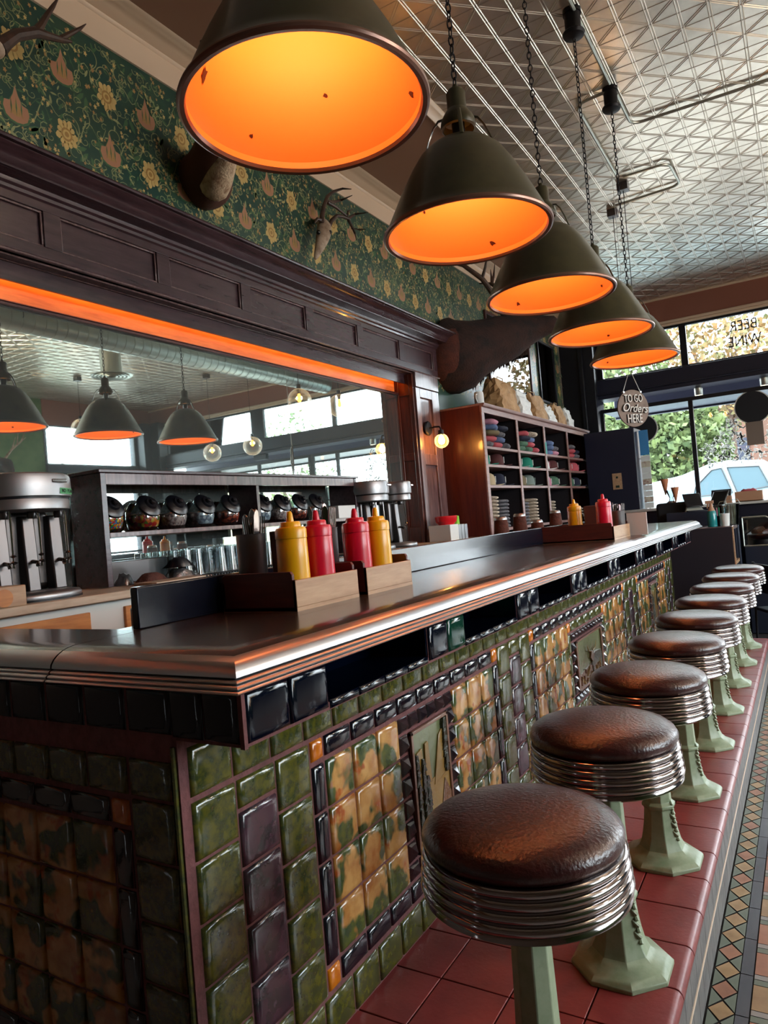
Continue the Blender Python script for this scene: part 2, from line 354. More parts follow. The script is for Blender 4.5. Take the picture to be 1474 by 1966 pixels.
# ceiling: pressed tin, real raised ribs on a 6-inch grid
def ceiling():
    m = MB(); x0, x1, y0, y1, z = -1.96, XR, YB, YF-.02, ZC
    m.quad((x0,y0,z),(x1,y0,z),(x1,y1,z),(x0,y1,z))
    def rib(a, b, w=.0038, h=.0036):
        a = Vector(a); b = Vector(b); d = (b-a).normalized(); n = Vector((-d.y, d.x, 0))*w
        t = Vector((0,0,-h)); m.add([a-n,a+n,a+t,b-n,b+n,b+t], [(0,2,5,3),(2,1,4,5)])
    px, py = .1538, .3045; ox, oy = -.709-8*.1538, 4.258-24*.3045+.1522*0
    i = 0; x = ox
    while x < x1:
        for s in (-.0075,.0075):
            rib((x+s,y0,z),(x+s,y1,z))
        x += px; i += 1
    nx = i
    yy = oy
    for j in range(-2, 46):
        for h in (0, .5):
            y = oy + (j+h)*py
            if y0 < y < y1: rib((x0,y,z),(x1,y,z), .0026, .0026)
        for i in range(nx-1):
            y = oy + j*py + (i % 2)*py/2
            xa, xb = ox+i*px, ox+(i+1)*px
            sgn = 1
            ya = y; yb = y+py/2; yc = y-py/2
            for q in (yb, yc):
                if y0 < ya < y1 and y0 < q < y1:
                    d = Vector((xb-xa, q-ya, 0)).normalized(); n = Vector((-d.y, d.x, 0))*.0068
                    for s in (-1,1):
                        rib(Vector((xa,ya,z))+n*s+d*.016, Vector((xb,q,z))+n*s-d*.016, .0030, .0032)
    return m.build('ceiling', 'tin', smooth=0)
struct(ceiling())
struct(MB().box(XL-.3,-1.96,YB,YF,2.715,2.85).build('ceiling_border', 'soffit'))
struct(MB().box(XL-.3,XR+.3,YB,YF+.3,2.86,2.95).build('ceiling_slab', 'wall_paint'))
def extrude_y(prof, y0, y1, name, m, **k):
    mb = MB(); mb.prism([(x, y0, z) for x, z in prof], (0, y1-y0, 0)); return mb.build(name, m, **k)
# small moulding where tin begins, and crown over the wallpaper
struct(extrude_y([(-1.98,2.76),(-1.98,2.712),(-1.965,2.70),(-1.95,2.712),(-1.94,2.73),(-1.92,2.735),(-1.905,2.745),(-1.90,2.76)], YB, YF-.05, 'trim_1', 'cream', smooth=60))
cr = [(XL-.02,2.535),(XL+.012,2.535),(XL+.014,2.60),(XL+.016,2.672),(XL+.028,2.680),(XL+.03,2.688),(XL+.045,2.690),(XL+.06,2.694),(XL+.085,2.700),(XL+.10,2.706),(XL+.115,2.703),(XL+.13,2.706),(XL+.145,2.709),(XL+.165,2.709),(XL+.175,2.716),(XL+.175,2.74),(XL-.02,2.74)]
struct(extrude_y(cr, YB, YF-.3, 'trim_2', 'cream', smooth=50))
# left wall with floral wallpaper
struct(MB().box(XL-.4,XL-.215,YB,YF,ZF,2.75).box(XL-.215,XL-.015,YB,5.40,1.32,2.75).box(XL-.215,XL-.015,5.40,YF,ZF,2.75).build('wall_left_core', 'wall_paint'))
def wallpaper():
    m = MB(); X = XL; mats = ['paper_g','wp_yellow','wp_yellow2','wp_pink','wp_vine','wp_leaf','wp_bud','wp_stem']
    z0, z1, ya, yb = .95, 2.54, 1.0, YF-.35
    m.box(X-.015,X,YB,5.84,1.32,z1,0); m.box(X-.015,X,5.84,yb,-.9,z1,0)
    rnd = random.Random(5)
    def poly(cy, cz, pts, k, e): m.add([(X+e, cy+a, cz+b) for a, b in pts], [list(range(len(pts)))], k)
    def ribbon(pts, w, k, e):
        vs = []; n = len(pts)
        for i, (a, b) in enumerate(pts):
            p = pts[max(0,i-1)]; q = pts[min(n-1,i+1)]; dx, dz = q[0]-p[0], q[1]-p[1]; l = math.hypot(dx, dz) or 1
            ww = w*(1-.6*i/(n-1)); vs += [(X+e, a-dz/l*ww, b+dx/l*ww), (X+e, a+dz/l*ww, b-dx/l*ww)]
        m.add(vs, [(2*i,2*i+1,2*i+3,2*i+2) for i in range(n-1)], k)
    def flower(cy, cz):
        n = 11
        for q in range(n):
            a = 2*PI*q/n; ca, sa = math.cos(a), math.sin(a); L = .050 if q % 2 else .060
            pet = [(.018,0),(.030,.011),(L-.012,.014),(L,.005),(L,-.005),(L-.012,-.014),(.030,-.011)]
            poly(cy, cz, [(u*ca-v*sa, (u*sa+v*ca)*1.3) for u, v in pet], 1, .0010)
        for rr, k in ((.030,2),(.021,1),(.012,2)):
            poly(cy, cz, [(rr*math.cos(2*PI*i/14), rr*1.1*math.sin(2*PI*i/14)) for i in range(14)], k, .0012+.0002*(.03-rr)*100)
    def tulip(cy, cz, s):
        sh = [(0,.115),(.012,.07),(.03,.035),(.055,.03),(.062,.0),(.05,-.035),(.028,-.05),(0,-.055),(-.028,-.05),(-.05,-.035),(-.062,0),(-.055,.03),(-.03,.035),(-.012,.07)]
        poly(cy, cz, [(a*1.15*s, b*1.1-.004) for a, b in sh], 5, .0008)
        poly(cy, cz, [(a*s, b) for a, b in sh], 3, .0011)
        poly(cy, cz, [(a*.45*s, b*.5) for a, b in sh], 6, .0014)
        for q in range(3): poly(cy+(q-1)*.024*s, cz+.012, [(0,.05-.012*abs(q-1)),(.0035,0),(0,-.035),(-.0035,0)], 5, .0017)
        for q in range(5): poly(cy+(q-2)*.014, cz-.02+.01*(q % 2), [(.003,0),(0,.008),(-.003,0),(0,-.008)], 2, .0016)
    j = 0
    zs = [1.37,1.67,1.97,2.27,2.57]
    i = 0; y = 1.18
    cols = []
    while y < yb-.05:
        for j, z in enumerate(zs):
            if z < 1.6 and y < 5.9: continue
            if (i+j) % 2 == 0: flower(y, z) if z < 2.5 else None
            elif z < 2.5: tulip(y, z, 1 if i % 4 < 2 else -1)
            cz = z+.15; 
            for q in range(74):
                a, b = y+rnd.uniform(-.125,.125), z+rnd.uniform(-.15,.15)
                if b > 2.52 or b < (1.34 if a < 5.9 else 1.0) or (a-y)**2+(b-z)**2 < .0042: continue
                t = rnd.random(); an = rnd.uniform(0, PI)
                if t < .42:
                    s_ = rnd.uniform(.007,.012); k = 6 if rnd.random() < .6 else 1
                    poly(a, b, [(s_*(1 if w % 2 else .5)*math.cos(2*PI*w/10+an), s_*1.3*(1 if w % 2 else .5)*math.sin(2*PI*w/10+an)) for w in range(10)], k, .0009)
                elif t < .75:
                    L = rnd.uniform(.012,.026); c_, s_ = math.cos(an), math.sin(an)
                    poly(a, b, [(u*c_-v*s_, u*s_+v*c_) for u, v in ((-L,0),(-L*.3,L*.3),(L*.5,L*.25),(L,0),(L*.5,-L*.2),(-L*.3,-L*.25))], 5 if rnd.random() < .6 else 4, .0007)
                else:
                    L = rnd.uniform(.02,.03)
                    ribbon([(a+L*(1-w/9)*math.cos(w*.75+an), b+L*(1-w/9)*math.sin(w*.75+an)) for w in range(9)], .0022, 4, .0010)
            for q in range(5):
                an = rnd.uniform(0, 2*PI); cv = rnd.choice((-1,1))*rnd.uniform(10,26); a_, b_ = y+rnd.uniform(-.12,.12), z+rnd.uniform(-.12,.12); pts = []
                for w in range(16):
                    if not (1.34 < b_ < 2.51): break
                    pts.append((a_, b_)); a_ += .011*math.cos(an); b_ += .011*math.sin(an); an += cv*.011*(1+w*.12)
                if len(pts) > 3: ribbon(pts, .0026, 4, .0006)
            # stems
            for s in (1,-1):
                ribbon([(y+s*(.03+.2*w/12), z+.05*math.sin(w*.7+i)+.13*w/12) for w in range(13) if z+.05*math.sin(w*.7+i)+.13*w/12 < 2.52], .0035, 4 if s > 0 else 7, .0005)
            if z < 2.5:
                for q in range(4):
                    an = rnd.uniform(0, 2*PI); L = .07; c_, s_ = math.cos(an), math.sin(an); a, b = y+.125+.06*c_, z+.1*s_
                    if b < 2.48: poly(a, b, [(u*c_-v*s_, u*s_+v*c_) for u, v in ((-L*.6,0),(-L*.3,L*.16),(L*.2,L*.14),(L*.5,0),(L*.2,-L*.16),(-L*.3,-L*.14))], 5, .0004)
        y += .2505; i += 1
    return m.build('wall_left', mats, smooth=0)
struct(wallpaper())
# front wall: header beam, transoms, lintel band, shop windows
struct(MB().box(XL-.2,XR+.2,YF-.03,YF+.25,2.43,2.86).build('wall_front_beam', 'beam', bevel=.004))
struct(MB().box(XL,XR,YF-.07,YF+.1,2.395,2.432).box(XL,XR,YF-.05,YF+.1,2.36,2.395).build('trim_3', 'cream', bevel=.008))
struct(MB().box(XL,XR,YF-.06,YF,2.735,2.762).build('trim_4', 'cream', bevel=.006))
struct(MB().box(XL-.2,-2.42,YF-.22,YF+.2,ZF,2.45).box(-2.62,-2.56,YF-.26,YF-.2,ZF,2.4).build('wall_front_column', 'frame_black', bevel=.008))
struct(MB().box(XL-.2,XR+.2,YF-.10,YF+.3,1.50,1.77).box(XL,XR,YF-.14,YF+.3,1.55,1.575).box(-2.42,XR,YF+.02,YF+.9,1.33,1.37).box(-2.42,XR,YF+.88,YF+.96,1.3,1.62).build('wall_front_lintel', 'frame_navy', bevel=.006))
struct(MB().box(2.69,2.99,YF-.04,YF+.04,1.4,2.4).box(5.27,XR,YF-.25,YF+.1,ZF,2.45).build('wall_front_post', 'frame_black', bevel=.006))
struct(MB().box(1.70,XR+.2,YF-.02,YF+.2,ZF,-.95).box(-2.42,1.70,YF-.02,YF+.2,ZF,-.16).build('wall_front_sill', 'frame_navy'))
def window(name, cells, z0, z1, y, fr='frame_black', th=.055, axis='Y', panel=True):
    """cells: x edges of the panes"""
    m = MB(); g = MB(); a, b = cells[0], cells[-1]
    def bx(mb, u0, u1, d0, d1, w0, w1):
        if axis == 'Y': mb.box(u0, u1, y+d0, y+d1, w0, w1)
        else: mb.box(y+d0, y+d1, u0, u1, w0, w1)
    bx(m, a-th/2, b+th/2, -.03, .03, z0-.01, z0+.04); bx(m, a-th/2, b+th/2, -.03, .03, z1-.04, z1+.01)
    for c in cells: bx(m, c-th/2, c+th/2, -.03, .03, z0+.04, z1-.04)
    f = struct(m.build(name, fr, bevel=.004))
    for c, d in zip(cells[:-1], cells[1:]):
        q = MB(); bx(q, c+th/2-.005, d-th/2+.005, -.004, .004, z0+.035, z1-.035); p = q.build('pane', 'pane', parent=f); 
    return f
window('window_1', [-2.39,-1.255,1.10,2.84,5.3], 1.76, 2.37, YF, th=.085)
window('window_6', [1.70,2.9,4.2,5.3], -.93, 1.35, YF, th=.055)
window('window_2', [-2.41,-1.235,1.10,1.64], -.14, 1.35, YF, th=.055)
# right wall (seen in the mirror)
struct(MB().box(XR,XR+.2,6.6,7.9,ZF,2.86).box(XR,XR+.2,YB,1.4,ZF,2.86).box(XR,XR+.2,1.4,6.6,2.34,2.86).box(XR,XR+.2,1.4,6.6,ZF,-.05).build('wall_right', 'wall_green'))
window('window_5', [-.4,1.35,3.1,4.85,6.6], -.3, 2.34, XR+.05, axis='X') if 0 else None
struct(MB().box(XR-.03,XR,6.6,7.9,ZF,.9).build('wall_right_wainscot', 'wall_navy'))
struct(MB().box(XR-.02,XR+.2,7.9,YF,2.3,2.86).build('wall_right_beam', 'beam'))
struct(MB().box(XR-.06,XR+.2,7.9,YF,1.42,1.58).box(XR,XR+.2,7.9,YF,ZF,-.16).box(XR-.25,XR+.2,9.95,YF+.2,ZF,2.45).build('wall_right_frame', 'frame_navy', bevel=.006))
window('window_3', [7.93,9.93], 1.56, 2.32, XR+.02, axis='X')
window('window_5', [1.43,3.1,4.85,6.57], -.05, 2.34, XR+.05, axis='X')
window('window_4', [7.93,8.9,9.93], -.14, 1.42, XR+.02, axis='X')
# wall behind the viewer
struct(MB().box(XL-.2,XR+.2,YB-.2,YB,ZF,2.86).build('wall_back', 'wall_paint'))
struct(MB().box(XL,XL+.03,5.95,YF-.25,ZF,-.9).build('baseboard_left', 'dark_wood'))

# ================================================================ OUTSIDE
struct(MB().box(-40,40,YF+.25,60,ZF-.2,ZF-.1).box(XR+.25,60,-20,60,ZF-.22,ZF-.12).build('ground_street', 'asphalt'))
struct(MB().box(-40,XR+3,YF+.25,YF+3.2,ZF-.1,ZF-.02).box(XR+.25,XR+3,-20,YF+3,ZF-.1,ZF-.02).build('ground_sidewalk', 'sidewalk'))
def tree(loc, r, h, seed, mt, label, sx=1.0, n=900, cat='tree', name='street_tree'):
    t = thing(name, label, cat, loc); rnd = random.Random(seed); m = MB()
    for i in range(n):
        while True:
            v = Vector((rnd.uniform(-1,1), rnd.uniform(-1,1), rnd.uniform(-1,1)))
            if .2 < v.length < 1: break
        p = Vector((v.x*r*sx, v.y*r*.8, h+v.z*r*1.15)); s = rnd.uniform(.06,.14)
        a = Vector((rnd.uniform(-1,1), rnd.uniform(-1,1), rnd.uniform(-1,1))).normalized()*s; b = a.cross(Vector((rnd.uniform(-1,1), rnd.uniform(-1,1), .3))).normalized()*s*.6
        m.add([p-a, p-b, p+a, p+b], [(0,1,2,3)])
    m.build('foliage', mt, parent=t, smooth=0)
    tr = MB().tube([(0,0,0),(.05,0,h*.5),(0,.05,h)], [.16,.12,.06], 8)
    for k in range(5):
        a = k*1.26; tr.tube([(0,0,h*.55),(r*.5*math.cos(a), r*.4*math.sin(a), h*1.05)], [.07,.03], 6)
    tr.build('trunk', 'bark', parent=t)
    return t
tree((-3.35,20,ZF-.1), 1.9, 2.75, 1, 'leaf', 'dense bright green tree behind the white pickup truck, left of the window post', n=9500)
tree((-1.9,25,ZF-.1), 2.2, 6.1, 4, 'leaf2', 'tall tree with orange autumn leaves behind the right transom pane', n=2600)
tree((-5.2,22,ZF-.1), 2.2, 6.0, 6, 'leaf', 'tall green tree behind the left transom pane above the pendant lamps', n=4000)
tree((1.9,27,ZF-.1), 2.4, 5.9, 9, 'leaf2', 'yellowing tree farther right across the street', n=3000)
tree((15,27,ZF-.1), 2.6, 4.4, 12, 'leaf', 'green tree across the side street seen only in the mirror', n=1500)
def house(name, label, loc, sx, sy, h, m1, m2, rz=0):
    t = thing(name, label, 'building', loc, rz)
    MB().box(-sx,sx,-sy,sy,0,h).build('wall', m1, parent=t)
    MB().prism([(-sx-.3,-sy-.3,h),(sx+.3,-sy-.3,h),(0,-sy-.3,h+1.1)], (0,2*sy+.6,0)).build('roof', m2, parent=t)
    for k in range(4):
        x = -sx+sx*2*(k+.5)/4
        w = MB().box(x-.4,x+.4,-sy-.05,-sy,h*.35,h*.75).build('window', 'wall_navy', parent=t)
        MB().box(x-.46,x+.46,-sy-.09,-sy-.02,h*.31,h*.35).build('window_sill', 'white_paint', parent=w)
    return t
house('street_building', 'brown brick building across the street behind the parked truck', (2.6,34,ZF-.1), 6.3, 3, 5.0, 'brick', 'stucco2')
house('street_building', 'orange stucco building across the side street, seen in the mirror', (26,12,ZF-.1), 6, 3, 3.4, 'stucco2', 'stucco', PI/2)
house('street_building', 'pale stucco building beyond the front street at far right, seen in the mirror', (26,38,ZF-.1), 5, 3, 4.6, 'stucco', 'awning_teal', 0)
# pickup truck
def truck():
    Y = 16.5; t = thing('pickup_truck', 'white crew cab pickup truck parked outside the front window', 'truck', (-1.6,Y,ZF-.12))
    k = Y/15.0; b = 1.589
    def z(v): return v*k+b
    out = [(-2.6,z(-.75)),(-2.62,z(-.2)),(-2.55,z(.12)),(-1.1,z(.36)),(-.55,z(.44)),(-.02,z(.60)),(.35,z(.63)),(.95,z(.57)),(1.05,z(.50)),(1.25,z(.02)),(3.0,z(.0)),(3.05,z(-.75))]
    MB().prism([(x,-.9,q) for x, q in out], (0,1.8,0)).build('body', 'truck', parent=t, bevel=.05, seg=3)
    for nm, pl in (('side_window', [(-.36,z(.02)),(-.30,z(.20)),(.02,z(.48)),(.20,z(.50)),(.36,z(.04))]), ('side_window', [(.44,z(.04)),(.30,z(.50)),(.86,z(.47)),(1.02,z(.10))])):
        w = MB().prism([(x,-.915,q) for x, q in pl], (0,.03,0)).build(nm, 'truck_glass', parent=t)
        MB().tube([(x,-.92,q) for x, q in pl], .012, 6, closed=True).build('window_seal', 'black_plastic', parent=w)
    MB().tube([(-2.5,-.93,z(-.12)),(1.2,-.93,z(-.14))], .015, 6).build('side_moulding', 'steel_dark', parent=t)
    for x in (-1.7,2.0):
        w = MB().lathe([(.05,-.14),(.40,-.14),(.42,-.1),(.42,.1),(.40,.14),(.05,.14)], (x,-.78,.42), 28, axis='Y').build('wheel', 'tyre', parent=t)
        MB().lathe([(.02,-.02),(.22,-.02),(.24,.02),(.02,.02)], (x,-.93,.42), 20, axis='Y').build('hub_cap', 'steel', parent=w)
    MB().box(-.62,-.48,-1.08,-.93,z(.02),z(.12)).build('side_mirror', 'truck', parent=t, bevel=.02)
truck()
# street-name sign seen in the mirror through the right window
def street_sign():
    t = thing('street_sign', 'green street name sign on a pole, seen in the mirror outside the right window', 'sign', (6.9,9.05,ZF-.1))
    MB().tube([(0,0,0),(0,0,3.35)], .03, 8).build('pole', 'galv', parent=t)
    p = MB().box(-.01,.01,-.35,.35,3.16,3.32).build('sign_plate', 'sign_green', parent=t, bevel=.004)
    textmesh('lettering', 'ST', .13, 'white_paper', parent=p, loc=(-.013,.1,3.24), rot=(PI/2,0,-PI/2))
    p = MB().box(-.36,.3,-.01,.01,2.98,3.14).build('sign_plate', 'sign_green', parent=t, bevel=.004)
street_sign()
# ================================================================ STEP WITH QUARRY TILE
def ledge():
    t = thing('stool_step', 'raised step of red quarry tiles with pale rounded nosing under the stools', 'step', (0,0,-1.175)); z = 0
    MB().box(-1.033,-.372,.2,6.5,ZF+1.175,-.010).build('base', 'quarry_grout', parent=t)
    f = MB(); xs = [(-.530,-.3485),(-.715,-.534),(-.90,-.719),(-1.04,-.904)]
    for k in range(-6, 26):
        y = 1.797+.1868*k
        if y > 6.4: break
        for i, (a, b) in enumerate(xs):
            if i == 0:   # nosing tile, rounded outer edge
                pr = [(a,0),(-.366,0),(-.357,-.003),(-.350,-.011),(-.3475,-.022),(-.350,-.034),(-.36,-.042),(-.372,-.044),(-.372,-.012),(a,-.012)]
                f.prism([(x, y+.002, q) for x, q in pr], (0,.1828,0))
            else: f.box(a, b, y+.002, y+.1848, -.012, 0)
    f.build('tread_tiles', 'quarry', parent=t, bevel=.0015, smooth=50)
    g = MB()
    for r, (z0, z1) in enumerate(((-.048,-.172),(-.188,-.288))):
        y = .4
        while y < 6.45: g.box(-.373,-.366,y+.0015,y+.0985,z0,z1); y += .1
    g.box(-.374,-.364,.4,6.48,-.184,-.176,1)
    g.build('riser_tiles', ['ledge_face','cream'], parent=t, bevel=.001)
    e = MB(); x = -1.04
    while x < -.38: e.box(x,x+.098,6.5,6.507,-.29,-.05); x += .1
    e.build('end_tiles', 'ledge_face', parent=t)
ledge()
# ================================================================ TILED BAR
def pil(m, T, u0, u1, v0, v1, k, h=.011, g=.0032, tip=False):
    """pillow tile; T maps (u,v,height) to a point"""
    u0 += g; u1 -= g; v0 += g; v1 -= g; rings = []
    if tip: L = ((0,0),(.003,h*.5),(.010,h*1.0))
    else: L = ((0,0),(.0022,h*.55),(.007,h*.86),(.016,h))
    mn = min(u1-u0, v1-v0)*.42
    for ins, hh in L:
        ins = min(ins, mn); rings.append([T(u0+ins,v0+ins,hh),T(u1-ins,v0+ins,hh),T(u1-ins,v1-ins,hh),T(u0+ins,v1-ins,hh)])
    vs = sum(rings, []); fs = []
    for r in range(len(rings)-1):
        for i in range(4): j = (i+1) % 4; fs.append((4*r+i,4*r+j,4*r+4+j,4*r+4+i))
    n = 4*(len(rings)-1)
    if tip:
        vs.append(T((u0+u1)/2,(v0+v1)/2,h*2.1)); fs += [(n+i,n+(i+1)%4,n+4) for i in range(4)]
    else: fs.append((n,n+1,n+2,n+3))
    m.add(vs, fs, k)
TM = ['olive','plum','black_tile','orange_tile','camo','pyramid_tile','navy_tile','green_tile','grout']
OL, PL, BK, OR, CA, PY, NV, GN = range(8)
bar = thing('tiled_bar', 'long bar faced with mottled green, tan and black glazed pillow tiles', 'bar', (0,0,0))
MB().box(-1.42,-1.035,.922,6.45,ZF,-.24).box(-2.94,-1.42,.922,1.10,ZF,-.24).build('core', 'grout', parent=bar)
TF = lambda u, v, h: (-1.036+h, u, v)
TE = lambda u, v, h: (-u, .9225-h, v)
def rows(a, b, n): return [a+(b-a)*i/n for i in range(n+1)]
def front():
    m = MB()
    def col(u0, u1, vs, k):
        for a, b in zip(vs[:-1], vs[1:]): pil(m, TF, u0, u1, b, a, k)
    y = .942
    while y < 6.43: pil(m, TF, y, y+.1165, -.486, -.385, OL); pil(m, TF, y, y+.1165, -1.172, -1.078, OL); y += .1168
    R5 = rows(-.490, -1.074, 5)
    def greens(a, b):
        w = (b-a)/3
        col(a, a+w, R5, OL); col(a+2*w, b, R5, OL)
        pil(m, TF, a+w, a+2*w, -.554, -.490, OL); col(a+w, a+2*w, rows(-.556,-1.02,4), PL); pil(m, TF, a+w, a+2*w, -1.074, -1.022, OL)
    greens(.942,1.308); greens(2.467,2.818); greens(4.585,4.962); greens(6.12,6.448)
    R4 = rows(-.548, -1.010, 4)
    def panel(a, b, n, c0, c1):
        for s in ((a, a+.052), (b-.052, b)):
            pil(m, TF, s[0], s[1], -.543, -.489, OR); pil(m, TF, s[0], s[1], -1.070, -1.014, OR)
            for p, q in zip(R4[:-1], R4[1:]): pil(m, TF, s[0], s[1], q, p, BK)
        us = rows(a+.055, b-.055, n)
        for i, (p, q) in enumerate(zip(us[:-1], us[1:])):
            pil(m, TF, p, q, -.543, -.489, BK); pil(m, TF, p, q, -1.070, -1.014, BK)
            if c0 <= i < c1: continue
            col(p, q, R4, CA)
        return us[c0], us[c1]
    def pyr(a, b, z1, z0, nu, nv, w=.05):
        for i in range(nu):
            u = rows(a, b, nu); pil(m, TF, u[i], u[i+1], z1-w, z1, PY, tip=True); pil(m, TF, u[i], u[i+1], z0, z0+w, PY, tip=True)
        v = rows(z0+w, z1-w, nv)
        for i in range(nv): pil(m, TF, a, a+w, v[i], v[i+1], PY, tip=True); pil(m, TF, b-w, b, v[i], v[i+1], PY, tip=True)
    a, b = panel(1.310,2.465,9,3,6); pyr(a, b, -.549, -1.010, 6, 6)
    a, b = panel(2.820,4.583,14,4,9.5 if 0 else 10)
    # centre of the wide panel
    A, B = a, b
    pil(m, TF, A, A+.05, -.600, -.547, OR); pil(m, TF, B-.05, B, -.600, -.547, OR)
    u = rows(A+.053, B-.053, 5)
    for i in range(5): pil(m, TF, u[i], u[i+1], -.600, -.547, OL); pil(m, TF, u[i], u[i+1], -1.010, -.958, OL)
    for s in ((A, A+.045), (B-.045, B)): col(s[0], s[1], rows(-.604,-1.01,4), OL)
    pyr(A+.05, B-.05, -.604, -.955, 11, 5, .046)
    a3, b3 = panel(4.964,6.118,9,3,6); pyr(a3, b3, -.549, -1.010, 6, 6)
    m.build('front_tiles', TM, parent=bar, smooth=50)
    return (a, b), (A, B)
front()
def relief(y0, y1, z0, z1, kind):
    m = MB(); w, h = y1-y0, z1-z0; X = -1.034
    def sh(pts, d, k): m.prism([(X, y0+a*w, z0+b*h) for a, b in pts], (d,0,0), k)
    sh([(0,0),(1,0),(1,1),(0,1)], .004, 0)
    for p in ([(0,0),(1,0),(1,.03),(0,.03)], [(0,.97),(1,.97),(1,1),(0,1)], [(0,0),(.05,0),(.05,1),(0,1)], [(.95,0),(1,0),(1,1),(.95,1)]): sh(p, .012, 4)
    if kind == 0:
        sh([(.05,.05),(.95,.05),(.95,.55),(.75,.62),(.62,.52),(.40,.50),(.36,.60),(.05,.62)], .007, 1)
        sh([(.52,.45),(.72,.84),(.86,.90),(.93,.5)], .009, 1); sh([(.08,.5),(.12,.80),(.26,.82),(.30,.5)], .009, 1)
        sh([(.30,.5),(.33,.84),(.42,.85),(.46,.5)], .010, 1)
        for x, a, b in ((.10,.1,.78),(.24,.08,.72),(.33,.08,.55),(.86,.5,.94)):
            r = random.Random(int(x*100))
            for q in range(14):
                z = a+(b-a)*q/14; sh([(x-.05+r.uniform(-.02,.01),z),(x+.05+r.uniform(-.01,.02),z),(x+.02,z+.06),(x-.02,z+.065)], .013+r.uniform(0,.004), 3)
        sh([(.45,.05),(.95,.05),(.95,.3),(.80,.45),(.62,.12)], .010, 2)
    else:
        sh([(.05,.03),(.95,.03),(.95,.42),(.7,.5),(.45,.36),(.05,.30)], .008, 2)
        sh([(.50,.34),(.56,.52),(.66,.56),(.90,.52),(.93,.36),(.88,.12),(.84,.12),(.83,.3),(.62,.3),(.6,.12),(.56,.12),(.55,.3)], .012, 3)
        sh([(.47,.5),(.51,.62),(.58,.62),(.60,.5),(.53,.40)], .014, 2)
        for s in (-1,1): m.tube([(X+.012,y0+(.54+s*.03)*w,z0+.62*h),(X+.013,y0+(.54+s*.13)*w,z0+.66*h),(X+.012,y0+(.54+s*.17)*w,z0+.78*h)], [.004,.003,.001], 6, 1)
        r = random.Random(4)
        for q in range(30):
            x, z = r.uniform(.08,.9), r.uniform(.04,.26); sh([(x-.012,z),(x+.012,z),(x+r.uniform(-.02,.02),z+r.uniform(.05,.12))], .013, 1 if q % 2 else 2)
    o = m.build('picture_tile', ['relief_sky','relief_gold','relief_brown','relief_dark','relief_frame'], parent=bar, smooth=30, bevel=.0015)
    return o
u = rows(1.365,2.41,9)
relief(u[3]+.054, u[6]-.054, -.952, -.603, 0)
u = rows(2.875,4.528,14)
relief(u[4]+.104, u[10]-.104, -.902, -.656, 1)
u = rows(5.019,6.063,9)
relief(u[3]+.054, u[6]-.054, -.952, -.603, 0)
def end_face():
    m = MB()
    x = 1.165; xs = []
    m_ = pil
    Rg = [-.408,-.487]+[ -.487-.1185*i for i in range(1,7)]
    for a, b in zip(Rg[:-1], Rg[1:]): pil(m, TE, 1.050, 1.170, b, a, OL)
    c = 1.175; pil(m, TE, c, c+.055, -.548, -.493, OR); pil(m, TE, c, c+.055, -1.085, -1.03, OR)
    for a, b in zip(rows(-.552,-1.027,4)[:-1], rows(-.552,-1.027,4)[1:]): pil(m, TE, c, c+.055, b, a, BK)
    u = 1.234
    pil(m, TE, 1.175, 1.295, -.487, -.408, OL)
    while u < 2.8:
        pil(m, TE, u, u+.1235, -.548, -.493, BK); pil(m, TE, u, u+.1235, -1.085, -1.03, BK)
        for a, b in zip(rows(-.552,-1.027,4)[:-1], rows(-.552,-1.027,4)[1:]): pil(m, TE, u, u+.1235, b, a, CA)
        pil(m, TE, u, u+.1235, -1.20, -1.09, OL); pil(m, TE, u, u+.1235, -1.32, -1.21, OL)
        u += .1238
    u = 1.298
    while u < 2.8: pil(m, TE, u, u+.1235, -.487, -.408, OL); u += .1238
    u = 1.040
    while u < 2.8: pil(m, TE, u, u+.124, -.362, -.27, NV, h=.008); u += .127
    # corner column edge trim
    m.build('end_tiles', TM, parent=bar, smooth=50)
    MB().tube([(-1.043,.919,-1.46),(-1.043,.919,-.38)], .005, 8).build('corner_bead', 'olive', parent=bar)
end_face()
# projecting navy box with purse cubbies
def cubbies():
    m = MB(); xo, zb, zt = -.862, -.366, -.255
    m.box(-1.04,xo,.918,6.45,-.366,-.350,8); m.box(-1.04,-1.03,.918,6.45,-.35,-.25,6)
    posts = [(.918,1.165)]+[(1.612+.65*k, 1.832+.65*k) for k in range(7)]+[(6.18,6.45)]
    TFb = lambda u, v, h: (xo+h, u, v)
    for i, (a, b) in enumerate(posts):
        m.box(-1.03,xo,a,b,-.352,-.25,8); mid = (a+b)/2
        k2 = GN if i == 1 else NV
        pil(m, TFb, a, mid, -.350+(-.012), -.268, NV, h=.010, g=.0018); pil(m, TFb, mid, b, -.362, -.268, k2, h=.010, g=.0018)
        # side linings of the cubby
        m.box(-1.03,xo-.002,a-.006,a,-.345,-.25,6) if i else None
        m.box(-1.03,xo-.002,b,b+.006,-.345,-.25,k2 if i == 1 else 6)
    for (a, b), (c, d) in zip(posts[:-1], posts[1:]):
        us = rows(b+.006, c-.006, 4)
        for p, q in zip(us[:-1], us[1:]): pil(m, TFb, p, q, -.366, -.345, NV, h=.007, g=.0012)
        m.box(-1.03,xo,b+.006,c-.006,-.352,-.3465,6)
    m.box(-1.028,-1.02,1.84,2.02,-.346,-.25,7)
    # end side of the box
    TS = lambda u, v, h: (-u, .918-h, v)
    pil(m, TS, .866, .955, -.362, -.268, NV, h=.008, g=.0018); pil(m, TS, .955, 1.038, -.362, -.268, NV, h=.008, g=.0018)
    m.box(-.866,xo+.006,.911,.920,-.366,-.26,8)
    m.build('cubby_box', TM, parent=bar, smooth=50)
cubbies()
